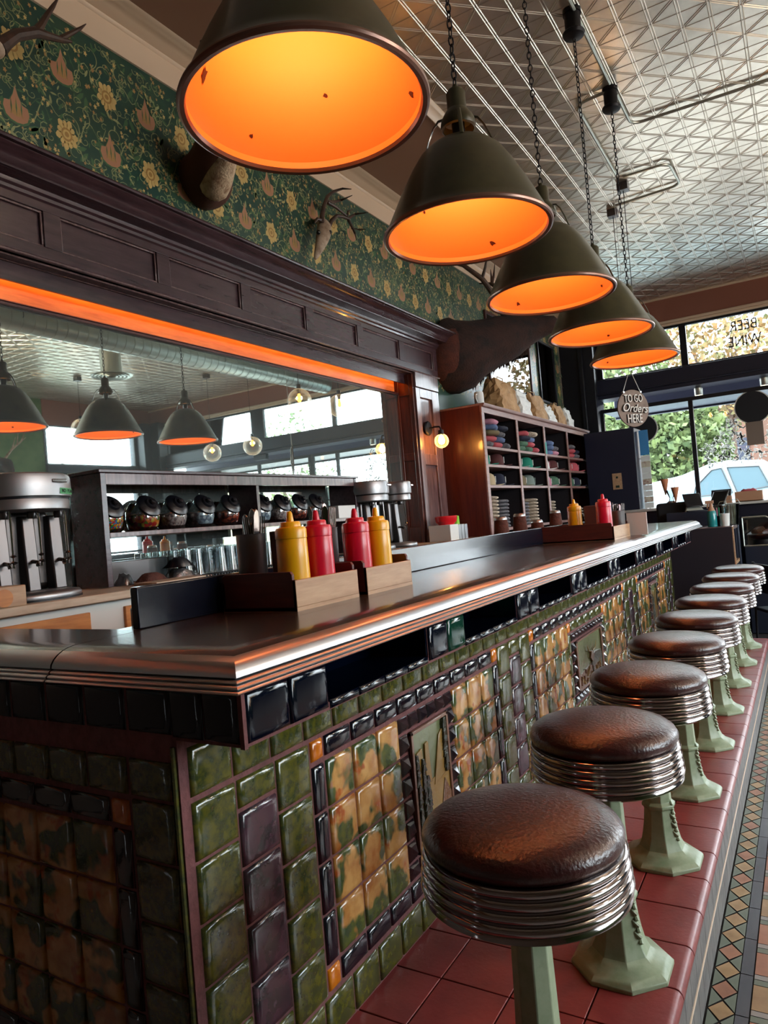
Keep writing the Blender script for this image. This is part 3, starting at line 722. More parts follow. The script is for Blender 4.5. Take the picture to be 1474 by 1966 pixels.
# ---------------- countertop
def sweep(m, path_fn, prof, k=0):
    ring = [path_fn(o, z) for o, z in prof]; n = len(ring[0]); vs = sum(ring, [])
    m.add(vs, [(r*n+i, r*n+i+1, (r+1)*n+i+1, (r+1)*n+i) for r in range(len(prof)-1) for i in range(n-1)], k)
NOSE = [(-.085,-.2),(-.066,-.2004),(-.050,-.2025),(-.036,-.207),(-.024,-.2135),(-.014,-.222),(-.008,-.231),(-.0065,-.238),(-.010,-.2405),(-.012,-.2412),(-.005,-.2425),(-.0015,-.2455),(-.003,-.2485),(-.004,-.2490),(.002,-.2503),(.0055,-.2535),(.004,-.2565),(.003,-.2570),(.008,-.2583),(.0105,-.261),(.009,-.263),(.000,-.264),(-.03,-.264),(-.09,-.258)]
XC, YC = -.838, .885
ct = thing('countertop', 'dark brown polished bar top with ribbed bullnose edge', 'countertop', (0,0,0))
def top_main():
    m = MB()
    fn = lambda o, z: [(-1.348,YC-o,z),(XC+o,YC-o,z),(XC+o,7.0+o,z),(-1.72,7.0+o,z)]
    sweep(m, fn, NOSE[3:])
    e = m.build('edge_moulding', 'counter_edge', parent=ct, smooth=50)
    q = MB(); sweep(q, fn, NOSE[:4])
    q.add([(-1.348,YC+.085,-.2),(XC-.085,YC+.085,-.2),(XC-.085,6.915,-.2),(-1.72,6.915,-.2),(-1.72,5.3,-.2),(-1.45,5.2,-.2),(-1.45,1.14,-.2),(-1.348,1.14,-.2)], [tuple(range(8))])
    q.box(-1.72,-.93,5.2,6.9,-.262,-.206); q.box(-1.45,-.93,1.14,5.3,-.262,-.206); q.box(-1.348,-.93,.975,1.2,-.262,-.206)
    q.build('top_slab', 'counter', parent=ct, smooth=50)
    MB().box(-1.392,-1.368,1.135,5.2,-.1995,-.10).build('back_rail', 'rail_dark', parent=ct, bevel=.003)
top_main()
rt = thing('countertop', 'short return of the dark bar top running left from the corner seam', 'countertop', (0,0,0))
def top_return():
    fn = lambda o, z: [(-2.94,YC-o,z),(-1.353,YC-o,z)]
    m = MB(); sweep(m, fn, NOSE[3:]); m.build('edge_moulding', 'counter_edge', parent=rt, smooth=50)
    q = MB(); sweep(q, fn, NOSE[:4]); q.add([(-2.94,YC+.085,-.2),(-1.353,YC+.085,-.2),(-1.353,1.138,-.2),(-2.94,1.138,-.2)], [(0,1,2,3)]); q.box(-2.94,-1.353,.98,1.138,-.262,-.206)
    q.build('top_slab', 'counter', parent=rt, smooth=50)
top_return()

# ================================================================ BAR STOOLS
def stool():
    t = thing('bar_stool', 'x', 'bar stool', (-.5,1.24,-1.175)); Z0 = -1.175
    pr = [(0,.632),(.05,.6315),(.10,.629),(.14,.624),(.165,.616),(.178,.606),(.184,.595),(.1835,.586),(.178,.577),(.17,.572),(0,.572)]
    MB().lathe(pr, (0,0,0), 64, cap=False).build('seat_cushion', 'leather', parent=t, smooth=60)
    rp = [(.168,.574),(.180,.574)]
    z = .574
    for k in range(4):
        r0 = .1825+.0018*k
        rp += [(r0+.0005,z-.0012),(r0+.0035,z-.004),(r0+.005,z-.0085),(r0+.0035,z-.013),(r0+.0005,z-.0158),(r0-.003,z-.0175)]; z -= .0192
    rp += [(.188,z-.002),(.189,z-.008),(.180,z-.014),(.168,z-.012),(.12,z-.006),(.03,z-.006)]
    MB().lathe(rp, (0,0,0), 64, cap=False).build('chrome_ring', 'chrome', parent=t, smooth=65)
    a = PI/8
    pp = [(.128,0),(.128,.010),(.121,.017),(.110,.024),(.088,.033),(.073,.046),(.063,.066),(.056,.095),(.051,.125),(.047,.165),(.0475,.171),(.0535,.176),(.0535,.184),(.047,.190),(.043,.193),(.0405,.25),(.038,.35),(.036,.44),(.038,.452),(.038,.492)]
    MB().lathe(pp, (0,0,0), 8, rot=a, cap=True).build('pedestal', 'post_green', parent=t, smooth=20, bevel=.002)
    o = MB()      # cast leaf ornament along the right-hand front corner
    for k in range(9):
        s = k/8; rr = .053-.014*s; zz = .07+.11*s
        o.tube([(rr*1.0*math.cos(-.39), rr*math.sin(-.39), zz),((rr+.010)*math.cos(-.39), (rr+.010)*math.sin(-.39), zz+.008),(rr*math.cos(-.39+.16*(-1)**k), rr*math.sin(-.39+.16*(-1)**k), zz+.02)], [.004,.006,.003], 6)
    o.build('leaf_ornament', 'post_green', parent=t)
    return t
ws = ['nearest brown leather stool, its cushion largest in the row', 'second brown leather stool from the near end', 'third brown leather stool from the near end', 'fourth brown leather stool from the near end', 'middle brown leather stool, fifth of the nine', 'sixth brown leather stool, fourth from the far end', 'seventh brown leather stool, third from the far end', 'eighth brown leather stool, second from the far end', 'farthest brown leather stool, at the window end of the row']
s0 = stool(); s0['label'] = ws[0]; s0['group'] = 'bar stools along the counter'
for i in range(1, 9): dup(s0, (-.5, 1.24+.607*i, -1.175), label=ws[i])
# ================================================================ PENDANT LAMPS
def lamp_in_mat():
    m = MATS['lamp_in']; nt = m.node_tree; N = nt.nodes; L = nt.links; b = N['Principled BSDF']
    tc = N.new('ShaderNodeTexCoord'); n = N.new('ShaderNodeTexNoise'); n.inputs['Scale'].default_value = 9; n.inputs['Detail'].default_value = 6; L.new(tc.outputs['Object'], n.inputs[0])
    r = N.new('ShaderNodeValToRGB'); r.color_ramp.elements[0].position = .735; r.color_ramp.elements[1].position = .745
    r.color_ramp.elements[0].color = b.inputs['Base Color'].default_value; r.color_ramp.elements[1].color = lin((60,14,4)); L.new(n.outputs[0], r.inputs[0]); L.new(r.outputs[0], b.inputs['Base Color'])
lamp_in_mat()
def pendant():
    t = thing('pendant_lamp', 'x', 'lamp', (-.9,1.317,.945)); n = 72
    out = [(.280,0),(.281,.006),(.277,.012),(.271,.018),(.262,.036),(.248,.065),(.233,.096),(.216,.130),(.197,.165),(.172,.210),(.142,.255),(.114,.282),(.090,.298),(.068,.305),(.050,.307)]
    MB().lathe(out, n=n, cap=False).build('shade', 'lamp_out', parent=t)
    inn = [(.262,.004),(.262,.02)]+[(r-.006, z-.004) for r, z in out[3:]]
    MB().lathe(inn, n=n, cap=False).build('shade_lining', 'lamp_in', parent=t)
    r = random.Random(8)
    for a, z, s in ((3.7,.10,.016),(5.2,.04,.009),(.7,.045,.010),(1.9,.15,.006),(2.8,.06,.005)):
        rr = .262-(z-.036)*.49-.010; pl = []
        for q in range(9):
            w = 2*PI*q/9; k = s*r.uniform(.5,1.3); aa = a+k*math.cos(w)/rr; zz = z+k*math.sin(w)*.9; r2 = .262-(zz-.036)*.50-.0095; pl.append((r2*math.cos(aa), r2*math.sin(aa), zz))
        MB().add(pl, [tuple(range(9))]).build('paint_chip', 'rust', parent=t, smooth=0)
    MB().lathe([(.262,.004),(.266,-.004),(.276,-.006),(.2815,-.003),(.283,.003),(.281,.008),(.276,.010)], n=n, cap=False).build('rim', 'lamp_rim', parent=t)
    MB().lathe([(.052,.352),(.058,.356),(.060,.366),(.056,.385),(.046,.402),(.036,.416),(.032,.422),(.032,.476),(.026,.486),(.012,.490),(.008,.505),(0,.506)], n=24, cap=False).lathe([(.050,.353),(.048,.38),(.03,.40),(0,.40)], n=24, cap=False).build('socket_cover', 'lamp_out', parent=t)
    MB().lathe([(.018,.40),(.022,.37),(.020,.33),(.018,.30)], n=20).build('socket', 'iron', parent=t)
    for k in range(4):
        a = PI/4+k*PI/2+.35; c, s = math.cos(a), math.sin(a)
        MB().tube([(.050*c,.050*s,.392),(.066*c,.066*s,.388),(.084*c,.084*s,.365),(.104*c,.104*s,.320),(.118*c,.118*s,.278)], .0065, 8, sq=.5).build('bracket', 'lamp_out', parent=t)
    MB().ball((0,0,.245), .038, 20).build('bulb', 'bulb', parent=t)
    m = MB(); z = .512; k = 0
    while z < 1.655:
        pts = []
        for i in range(10):
            a = 2*PI*i/10; x, zz = .0085*math.cos(a), .018*math.sin(a)
            pts.append((x, 0, z+zz) if k % 2 else (0, x, z+zz))
        m.tube(pts, .0026, 5, closed=True); z += .0285; k += 1
    m.build('chain', 'iron', parent=t)
    MB().lathe([(0,1.655),(.02,1.657),(.055,1.668),(.062,1.682),(.058,1.69),(.042,1.70),(.044,1.72),(.044,1.79),(.05,1.79),(.05,1.815)], n=24).build('canopy', 'iron', parent=t)
    return t
pl = ['largest pendant lamp, nearest, cut by the top edge of the picture', 'second nearest olive green enamel pendant lamp with glowing orange inside', 'middle olive green pendant lamp, third of the row of five', 'fourth pendant lamp, between the middle and the farthest one', 'farthest pendant lamp, hanging above the round wooden sign']
p0 = pendant(); p0['label'] = pl[0]; p0['group'] = 'pendant lamps over the bar'
for i in range(1, 5): dup(p0, (-.9, 1.317+.896*i, .945), label=pl[i], rz=.9*i)
for i in range(5):
    l = bpy.data.lights.new('lamp_light', 'POINT'); l.energy = LAMP_W; l.color = (1, .57, .24); l.shadow_soft_size = .08
    o = bpy.data.objects.new('lamp_light', l); COL.objects.link(o); o.location = (-.9, 1.317+.896*i, .945+.15+H)
# conduit runs and boxes on the tin
def conduit(pts, label):
    o = MB().tube(pts, .011, 8).build('ceiling_conduit', 'galv'); return tag(o, label, 'pipe', 'conduits on the tin ceiling')
def curve(pts, n=6):
    out = []; P_ = [Vector(p) for p in pts]
    for i, p in enumerate(P_):
        if i in (0, len(P_)-1): out.append(p); continue
        a = (P_[i-1]-p); b = (P_[i+1]-p); r = min(.09, a.length*.45, b.length*.45); A = p+a.normalized()*r; B = p+b.normalized()*r
        for k in range(n+1):
            t = k/n; out.append(A*(1-t)**2 + p*2*t*(1-t) + B*t*t)
    return out
conduit(curve([(-.88,.4,2.735),(-.88,4.8,2.735)]), 'straight conduit linking the lamp boxes along the tin ceiling')
conduit(curve([(-.87,4.95,2.735),(-.87,5.42,2.735),(1.2,5.50,2.735)]), 'conduit bending right across the tin ceiling toward the right edge')
conduit(curve([(-.92,4.88,2.735),(-1.13,4.90,2.735),(-1.14,6.15,2.735)]), 'conduit looping left from the last lamp box to the next square box')
conduit(curve([(-1.10,6.22,2.735),(-.74,6.22,2.735),(-.72,6.72,2.735),(-1.30,6.76,2.735)]), 'U shaped conduit loop between two small square ceiling boxes')
def globe(loc, r, label, ztop, box=True):
    t = thing('globe_pendant', label, 'lamp', loc, group='clear glass globe pendants')
    MB().ball((0,0,0), r, 32, lo=0, hi=.93).build('glass_globe', 'globe_glass', parent=t)
    MB().lathe([(.0,r+.05),(.022,r+.045),(.026,r-.01),(.020,r-.03),(.016,r-.06),(0,r-.06)], n=20).build('lamp_holder', 'iron', parent=t)
    MB().lathe([(.012,r-.06),(.024,r-.10),(.026,r-.125),(.014,r-.15),(0,r-.155)], n=16).build('bulb', 'bulb', parent=t)
    MB().tube([(0,0,r+.05),(0,0,ztop-loc[2]-.03)], .003, 6).build('cord', 'iron', parent=t)
    if box: MB().box(-.045,.045,-.045,.045,ztop-loc[2]-.07,ztop-loc[2]-.002).build('ceiling_box', 'steel_dark', parent=t, bevel=.004)
    l = bpy.data.lights.new('globe_light', 'POINT'); l.energy = BULB_W; l.color = (1, .62, .3); l.shadow_soft_size = .03
    o = bpy.data.objects.new('globe_light', l); COL.objects.link(o); o.location = (loc[0], loc[1], loc[2]+H+r-.11)
globe((-1.14,6.40,1.46), .135, 'clear globe pendant on thin cord behind the fourth pendant lamp', ZC)
globe((-1.34,6.90,1.42), .135, 'clear globe pendant hung from the square box, farther one of two', ZC)
globe((1.49,8.6,1.40), .15, 'clear globe pendant seen in the mirror before the front transom', ZC)
globe((2.55,8.8,1.43), .15, 'clear globe pendant seen low in the mirror under the third reflected lamp', ZC)
globe((3.92,7.33,1.93), .15, 'clear globe pendant seen in the mirror between the two left reflected lamps', ZC)
# spiral duct and round diffuser, seen in the mirror
def duct():
    t = thing('spiral_duct', 'round galvanised spiral duct under the ceiling, seen along the mirror top', 'duct', (1.05,0,2.47))
    pr = []; y = -2.5
    while y < 10.0: pr += [(.135,y),(.135,y+.115),(.139,y+.12),(.139,y+.128)]; y += .13
    MB().lathe(pr, n=28, axis='Y').build('pipe', 'galv', parent=t, smooth=30)
    for y in (1.5,4.5,7.5): MB().tube([(-.145,y,.28),(-.145,y,0),(0,y,-.145),(.145,y,0),(.145,y,.28)], .004, 6).build('hanger', 'iron', parent=t)
duct()
def diffuser():
    t = thing('ceiling_diffuser', 'round flared air diffuser with rings, seen in the mirror', 'vent', (2.2,6.6,2.36))
    MB().lathe([(.14,.39),(.14,.03),(.27,0),(.28,.006),(.28,.01),(.15,.045)], n=36, cap=False).build('flare', 'galv', parent=t)
    for r in (.06,.11,.16,.21): MB().lathe([(r,-.006),(r+.022,-.012),(r+.024,-.006),(r+.004,.012)], n=32, cap=False).build('ring', 'galv', parent=t)
diffuser()
# ================================================================ MANTEL, MIRROR
XFZ = -2.79
man = thing('back_bar_mantel', 'dark stained wood mantel with recessed panels, crown and pilaster around the mirror', 'mantel', (0,0,0))
def mantel():
    Y0, Y1 = -2.9, 5.862
    m = MB(); z0, z1, p0, p1 = 1.276, 1.572, 1.3455, 1.508
    m.box(-2.86,XFZ-.022,Y0,Y1,z0,z1); m.box(XFZ-.024,XFZ,Y0,Y1,z0,p0); m.box(XFZ-.024,XFZ,Y0,Y1,p1,z1)
    k = -8; edges = []
    while True:
        a = 2.053+.640*k
        if a > 5.5: break
        if k < 4+1 or True:
            edges.append((a, min(a+.555, Y1-.073)))
        k += 1
    prev = Y0
    for a, b in edges:
        m.box(XFZ-.024,XFZ,prev,a,p0,p1); prev = b
    m.box(XFZ-.024,XFZ,prev,Y1,p0,p1)
    m.build('frieze', 'dark_wood', parent=man, bevel=.002)
    pm = MB()
    for a, b in edges:
        w = .010
        for y0, y1, q0, q1 in ((a,b,p0,p0+w),(a,b,p1-w,p1),(a,a+w,p0+w,p1-w),(b-w,b,p0+w,p1-w)): pm.box(XFZ-.022,XFZ-.008,y0,y1,q0,q1)
    pm.build('panel_moulding', 'pil_wood', parent=man, bevel=.003)
    # lower lip and soffit, lit cove
    lp = MB(); lp.prism([(XFZ-.02,Y0,1.276),(XFZ+.012,Y0,1.276),(XFZ+.016,Y0,1.283),(XFZ+.010,Y0,1.290),(XFZ-.002,Y0,1.296),(XFZ-.02,Y0,1.296)], (0,Y1+.006-Y0,0)); lp.box(-2.97,-2.86,Y0,5.37,1.264,1.30); lp.box(-2.862,XFZ-.02,Y0,Y1,1.268,1.278)
    lp.build('lower_moulding', 'pil_wood', parent=man, bevel=.0015)
    ap = MB(); ap.box(-2.885,-2.872,Y0,5.37,1.185,1.268); ap.build('soffit_apron', 'dark_wood', parent=man)
    cv = MB(); cv.box(-2.962,-2.945,Y0,5.30,1.112,1.262); cv.build('cove_board', 'orange_wood', parent=man)
    tr = MB()
    for a, b, c in ((-2.945,1.098,1.112),(-2.940,1.112,1.118)): tr.box(-2.96,a+.006,Y0,5.37,b,c)
    tr.build('mirror_bead', 'red_wood', parent=man, bevel=.002)
    # crown (profile outward from frieze), wraps the right end
    prof = [(0,1.545),(.010,1.552),(.012,1.566),(.020,1.572),(.024,1.574),(.026,1.590),(.060,1.598),(.085,1.602),(.089,1.612),(.098,1.617),(.106,1.634),(.124,1.652),(.150,1.662),(.154,1.668),(.172,1.670),(.176,1.678),(.172,1.686),(.150,1.688),(-.08,1.688)]
    c = MB(); fn = lambda o, z: [(XFZ+o,Y0,z),(XFZ+o,Y1+o*.5,z),(-2.875,Y1+o*.5,z)]
    sweep(c, fn, prof); c.build('crown', 'dark_wood', parent=man, smooth=40)
    # pilaster
    q = MB(); y0, y1, xf = 5.385, 5.822, -2.785
    q.box(-2.865,xf-.02,y0,y1,-.55,1.277)
    q.box(xf-.022,xf,y0,5.458,-.50,1.145); q.box(xf-.022,xf,5.686,y1,-.50,1.145)
    for a, b in ((1.066,1.145),(.479,.574),(-.20,-.08)): q.box(xf-.022,xf,5.458,5.686,a,b)
    q.box(xf-.022,xf+.006,y0,y1,1.150,1.277); q.box(xf-.02,xf+.01,y0-.005,y1+.005,-.6,-.13)
    q.build('pilaster', 'pil_wood', parent=man, bevel=.003)
    r = MB(); yy = 5.372
    r.box(-2.975,-2.80,yy,yy+.012,-.5,1.262)
    for a, b, c_, d in ((-2.975,-2.94,-.5,1.262),(-2.835,-2.80,-.5,1.262)): r.box(a,b,yy-.014,yy,c_,d)
    for c_, d in ((1.08,1.262),(.52,.585),(-.5,-.05)): r.box(-2.94,-2.835,yy-.014,yy,c_,d)
    r.build('side_panel', 'dark_wood_v', parent=man, bevel=.003)
mantel()
tag(MB().box(-3.06,-2.975,-2.9,5.36,-.19,1.25).build('mirror_backing', 'dark_wood'), 'dark backing board behind the long bar mirror', 'panel')
tag(MB().box(-2.972,XM,-2.9,5.372,-.20,1.10).build('bar_mirror', 'mirror'), 'long bar mirror reflecting the lamps and windows', 'mirror')
def led():
    l = bpy.data.lights.new('cove_light', 'AREA'); l.shape = 'RECTANGLE'; l.size = .03; l.size_y = 7.8; l.energy = LED_W; l.color = (1,.62,.22)
    o = bpy.data.objects.new('cove_light', l); COL.objects.link(o); o.location = (-2.893, 1.45, 1.245+H); o.rotation_euler = (0, math.radians(42), 0)
    tag(MB().box(-2.904,-2.886,-2.8,5.35,1.250,1.258).build('cove_light_strip', 'led'), 'warm orange light strip hidden above the mirror under the mantel', 'light')
led()
# sconce
def sconce():
    t = thing('wall_sconce', 'black wall sconce with glowing clear globe on the pilaster', 'lamp', (-2.785,5.55,.80))
    MB().lathe([(0,.0),(.062,.0),(.064,.008),(.055,.018),(.02,.022),(0,.022)], n=32, axis='X').build('wall_plate', 'iron', parent=t)
    MB().tube([(.02,0,0),(.07,0,.004),(.115,0,.0),(.125,0,-.02),(.125,0,-.05)], .008, 8).lathe([(0,-.03),(.022,-.032),(.026,-.07),(.022,-.075),(0,-.075)], (.125,0,0), 20).build('arm', 'iron', parent=t)
    MB().ball((.125,0,-.125), .062, 32, lo=0, hi=.95).build('glass_globe', 'globe_glass', parent=t)
    MB().lathe([(.010,-.075),(.022,-.095),(.030,-.122),(.022,-.148),(0,-.158)], (.125,0,0), 16).build('bulb', 'filament', parent=t)
    l = bpy.data.lights.new('sconce_light', 'POINT'); l.energy = SCONCE_W; l.color = (1,.52,.2); l.shadow_soft_size = .02
    o = bpy.data.objects.new('sconce_light', l); COL.objects.link(o); o.location = (-2.66, 5.55, .68+H)
sconce()
# ================================================================ BACK COUNTER
def back_counter():
    t = thing('back_counter', 'white back counter with light wood edge and orange wood drawer front', 'counter', (0,0,-H))
    MB().box(-2.94,-2.45,1.15,5.355,1.250,1.284).box(-2.76,-2.45,5.355,5.95,1.250,1.284).build('top', 'light_wood', parent=t, bevel=.004)
    MB().box(-2.94,-2.50,1.15,5.355,.0,1.250).box(-2.76,-2.5,5.355,5.95,0,1.25).build('cabinet', 'white_paint', parent=t)
    for y0, y1 in ((1.2,1.83),(2.0,2.9),(3.0,3.9)): MB().box(-2.502,-2.485,y0,y1,1.0,1.215).build('drawer_front', 'orange_wood', parent=t, bevel=.003)
back_counter()
tag(MB().box(-2.935,-2.91,2.14,4.20,-.183,-.075).build('back_splash', 'steel_dark', bevel=.003), 'low grey splash rail on the back counter behind the glasses', 'panel')
def rack():
    t = thing('candy_rack', 'open dark wood rack holding candy jars on the back counter', 'shelf', (0,0,0)); x0, x1 = -2.945, -2.72
    MB().box(x0,x1,2.105,2.135,-.182,.338).build('side_panel', 'dark_wood', parent=t, bevel=.002)
    MB().box(x0,x1,4.205,4.232,-.182,.338).build('side_panel', 'dark_wood', parent=t, bevel=.002)
    MB().box(x0,x1-.01,3.17,3.195,.0,.338).build('divider', 'dark_wood', parent=t, bevel=.002)
    MB().box(x0-.0,x1+.012,2.09,4.245,.338,.354).build('top', 'dark_wood', parent=t, bevel=.003)
    MB().box(x1-.02,x1-.004,2.135,4.205,.285,.338).build('apron', 'pil_wood', parent=t, bevel=.002)
    MB().box(x0,x1,2.135,4.205,.042,.064).build('shelf_board', 'pil_wood', parent=t, bevel=.002)
rack()
def jar(loc, fill, label, first=[]):
    t = thing('candy_jar', label, 'jar', loc, group='slanted candy jars on the rack'); rt_ = Matrix.Rotation(math.radians(56), 3, 'Y')
    MB().lathe([(.0,.001),(.055,.002),(.078,.02),(.088,.055),(.086,.095),(.070,.125),(.055,.142)], n=32, sx=.95, cap=False).build('glass_jar', 'jar_glass', parent=t)
    MB().lathe([(.0,.004),(.052,.005),(.073,.022),(.083,.055),(.082,.078),(.04,.088),(0,.082)], n=32, sx=.95, cap=False).build('candy', fill, parent=t)
    c = (.052,0,.122)
    MB().lathe([(.056,-.035),(.060,.0)], c, 28, axis=rt_, cap=False).build('glass_neck', 'jar_glass', parent=t)
    l = MB().lathe([(.0,.028),(.028,.028),(.034,.018),(.054,.012),(.064,.004),(.064,-.008),(.058,-.010)], c, 28, axis=rt_, cap=False).build('lid', 'black_plastic', parent=t)
    MB().lathe([(0,.045),(.013,.043),(.015,.035),(.010,.028)], c, 16, axis=rt_).build('lid_knob', 'black_plastic', parent=l)
fills = ['candy','candy2','candy3','candy4','candy5','candy4','candy3','candy5','candy4']
jl = ['candy jar of bright round candies, leftmost on the rack', 'candy jar of red and orange candies, second from the left', 'candy jar of pinkish grey candies, third from the left', 'candy jar of pale grey candies, fourth from the left', 'candy jar of brown candies just left of the rack divider',
      'candy jar just right of the rack divider', 'second candy jar right of the rack divider', 'third candy jar right of the rack divider', 'rightmost candy jar on the rack']
for y, f, l in zip((2.20,2.42,2.60,2.80,3.00,3.28,3.46,3.64,3.82), fills, jl): jar((-2.83,y,.064), f, l)
tag(MB().box(-2.80,-2.72,3.98,4.19,.064,.15).build('card_box', 'white_paper', bevel=.002), 'small white carton on the right end of the candy rack', 'box')
# upturned glasses under the rack
g0 = tag(MB().lathe([(.036,0),(.032,.06),(.027,.135),(0,.137)], n=20, cap=False).build('drinking_glass', 'jar_glass', loc=(-2.86,2.62,-.184+H)), 'clear upturned drinking glasses in rows on the back counter beneath the candy rack', 'glass', 'upturned glasses under the candy rack')
k = 0
for r in range(3):
    for i in range(13):
        if r == 0 and i == 0: continue
        dup(g0, (-2.86+.075*r, 2.62+.078*i+.02*r+(.15 if r == 2 else 0), -.184))
def mat_():
    m = MB(); m.box(-2.60,-2.46,2.45,3.9,-.185,-.179)
    y = 2.46
    while y < 3.88:
        m.box(-2.595,-2.465,y,y+.008,-.179,-.172); y += .02
    tag(m.build('bar_mat', 'black_plastic'), 'black ribbed rubber bar mat along the back counter edge', 'mat')
mat_()
# packets on the counter
def packet(loc, sx, sy, sz, mt, label, rz=0, name='foil_packet', cat='packet'):
    m = MB(); r = random.Random(int(loc[1]*1000)); n = 9
    vs = []; 
    for s in (0, 1):
        for i in range(n):
            for j in range(n):
                u, v = i/(n-1)*2-1, j/(n-1)*2-1; e = max(0, (1-u**4)*(1-v**4)); zz = e*sz*(.8+.4*r.random()) if s else 0
                vs.append((u*sx*(1-.1*s)+r.uniform(-.004,.004), v*sy+r.uniform(-.004,.004), zz))
    fs = [(s*n*n+i*n+j, s*n*n+i*n+j+1, s*n*n+(i+1)*n+j+1, s*n*n+(i+1)*n+j) for s in (0,1) for i in range(n-1) for j in range(n-1)]
    b = [i for i in range(n)]+[i*n+n-1 for i in range(1,n)]+[(n-1)*n+j for j in range(n-2,-1,-1)]+[i*n for i in range(n-2,0,-1)]
    fs += [(b[i], b[(i+1) % len(b)], b[(i+1) % len(b)]+n*n, b[i]+n*n) for i in range(len(b))]
    m.add(vs, fs); o = m.build(name, mt, loc=(loc[0],loc[1],loc[2]+H), smooth=60); o.rotation_euler = (0,0,rz); return tag(o, label, cat)
def board():
    tag(MB().box(-2.62,-2.47,2.16,2.50,-.185,-.172).build('serving_board', 'light_wood', bevel=.003), 'light wood board under the packets beside the rack', 'board')
board()
packet((-2.66,2.30,-.184), .05,.09,.045, 'elk_light', 'brown wrapped loaf lying on the serving board', .3, 'wrapped_loaf', 'food')
packet((-2.66,2.47,-.184), .055,.075,.05, 'foil', 'crumpled silver packet, lower of the two by the rack')
packet((-2.66,2.47,-.125), .05,.07,.045, 'black_plastic', 'dark shiny packet lying on top of the silver packet', .3)
packet((-2.78,2.24,-.184), .04,.05,.05, 'foil', 'pale foil packet behind the wrapped loaf', .6)
# milkshake mixers
def mixer(loc, heads, w, label, tape=False):
    t = thing('milkshake_mixer', label, 'mixer', loc, group='spindle milkshake mixers')
    # base, oval
    MB().lathe([(0,0),(.99,0),(1.0,.006),(1.0,.016),(.96,.026),(.70,.032),(0,.034)], n=48, sx=.155, sy=w*.5+.015).build('base', 'steel', parent=t, smooth=50)
    MB().lathe([(0,.0),(1.0,.0),(1.0,.008),(0,.008)], (0,0,-.004), n=48, sx=.158, sy=w*.5+.018).build('foot', 'black_plastic', parent=t)
    body = MB(); body.box(-.13,-.02,-w*.32,w*.32,.03,.36); body.build('column', 'steel_dark', parent=t, bevel=.03, seg=4)
    f = MB(); 
    for i in range(heads):
        y = (i-(heads-1)/2)*w*.32
        f.prism([(-.02,y-.034,.03),(-.02,y+.034,.03),(.028,y+.027,.03),(.028,y-.027,.03)], (-.02,0,.30))
    f.build('cup_back', 'steel_dark', parent=t, bevel=.006)
    MB().lathe([(0,.345),(.80,.345),(.95,.352),(.955,.385),(.93,.392),(.93,.398),(1.0,.402),(1.01,.43),(1.0,.475),(.97,.488),(.90,.494),(0,.496)], (-.01,0,0), n=56, sx=.150, sy=w*.52).build('motor_head', 'steel', parent=t, smooth=40)
    MB().lathe([(.935,.391),(.94,.399)], (-.01,0,0), n=56, sx=.150, sy=w*.52, cap=False).build('head_band', 'black_plastic', parent=t)
    for i in range(heads):
        y = (i-(heads-1)/2)*w*.32
        s = MB().tube([(.075,y,.345),(.078,y,.32),(.082,y,.13)], .0045, 8).build('spindle', 'chrome', parent=t)
        MB().lathe([(.006,-.006),(.016,0),(.006,.006)], (.081,y,.15), 16).lathe([(.006,-.005),(.013,0),(.006,.005)], (.0815,y,.175), 16).build('agitator', 'chrome', parent=s)
        MB().tube([(.01,y,.15),(.05,y,.145),(.055,y,.13)], .008, 8).build('cup_rest', 'chrome', parent=t)
        MB().lathe([(.0,.0),(.02,.0),(.024,.016),(.02,.03),(0,.032)], (.045,y,.318), 16).build('spindle_hub', 'steel_dark', parent=t)
    MB().box(.125,.143,w*.08,w*.26,.452,.466).build('switch', 'chrome', parent=t, bevel=.003)
    if tape:
        n = 10; q = MB(); a0, a1 = .35, 1.15
        for i in range(n):
            a, b = a0+(a1-a0)*i/n, a0+(a1-a0)*(i+1)/n
            A = (-.01+.1525*math.cos(a), w*.5275*math.sin(a)); B = (-.01+.1525*math.cos(b), w*.5275*math.sin(b))
            q.quad((*A,.408),(*B,.408),(*B,.432),(*A,.432))
        o = q.build('tape_label', 'green_tape', parent=t)
        for i, ch in enumerate('NO PEANUTS'):
            a = a0+.05+(a1-a0-.1)*(i+.5)/10; 
            if ch == ' ': continue
            tx = textmesh('lettering', ch, .020, 'ink', parent=o, loc=(-.01+.1540*math.cos(a), w*.533*math.sin(a), .42), rot=(PI/2,0,math.atan2(math.sin(a)/(w*.52), math.cos(a)/.15)+PI/2), ext=.0004)
mixer((-2.66,1.70,-.181), 3, .36, 'triple head steel milkshake mixer with green tape label, at far left', True)
mixer((-2.70,4.36,-.181), 2, .30, 'steel milkshake mixer right of the candy rack, nearer of the pair')
mixer((-2.70,4.72,-.181), 1, .20, 'narrow steel milkshake mixer beside the wood side panel, farther of the pair')
# dispenser box at far left
def cardbox():
    t = thing('cup_box', 'pale box with round orange hole at the left edge of the back counter', 'box', (-2.5,1.47,-.185))
    MB().box(-.06,.05,-.10,.075,0,.075).build('body', 'maple', parent=t, bevel=.004)
    MB().lathe([(.014,0),(.030,.0),(.032,.004),(.014,.004)], (.05,-.01,.035), 20, axis='X').build('hole_ring', 'orange_wood', parent=t)
cardbox()
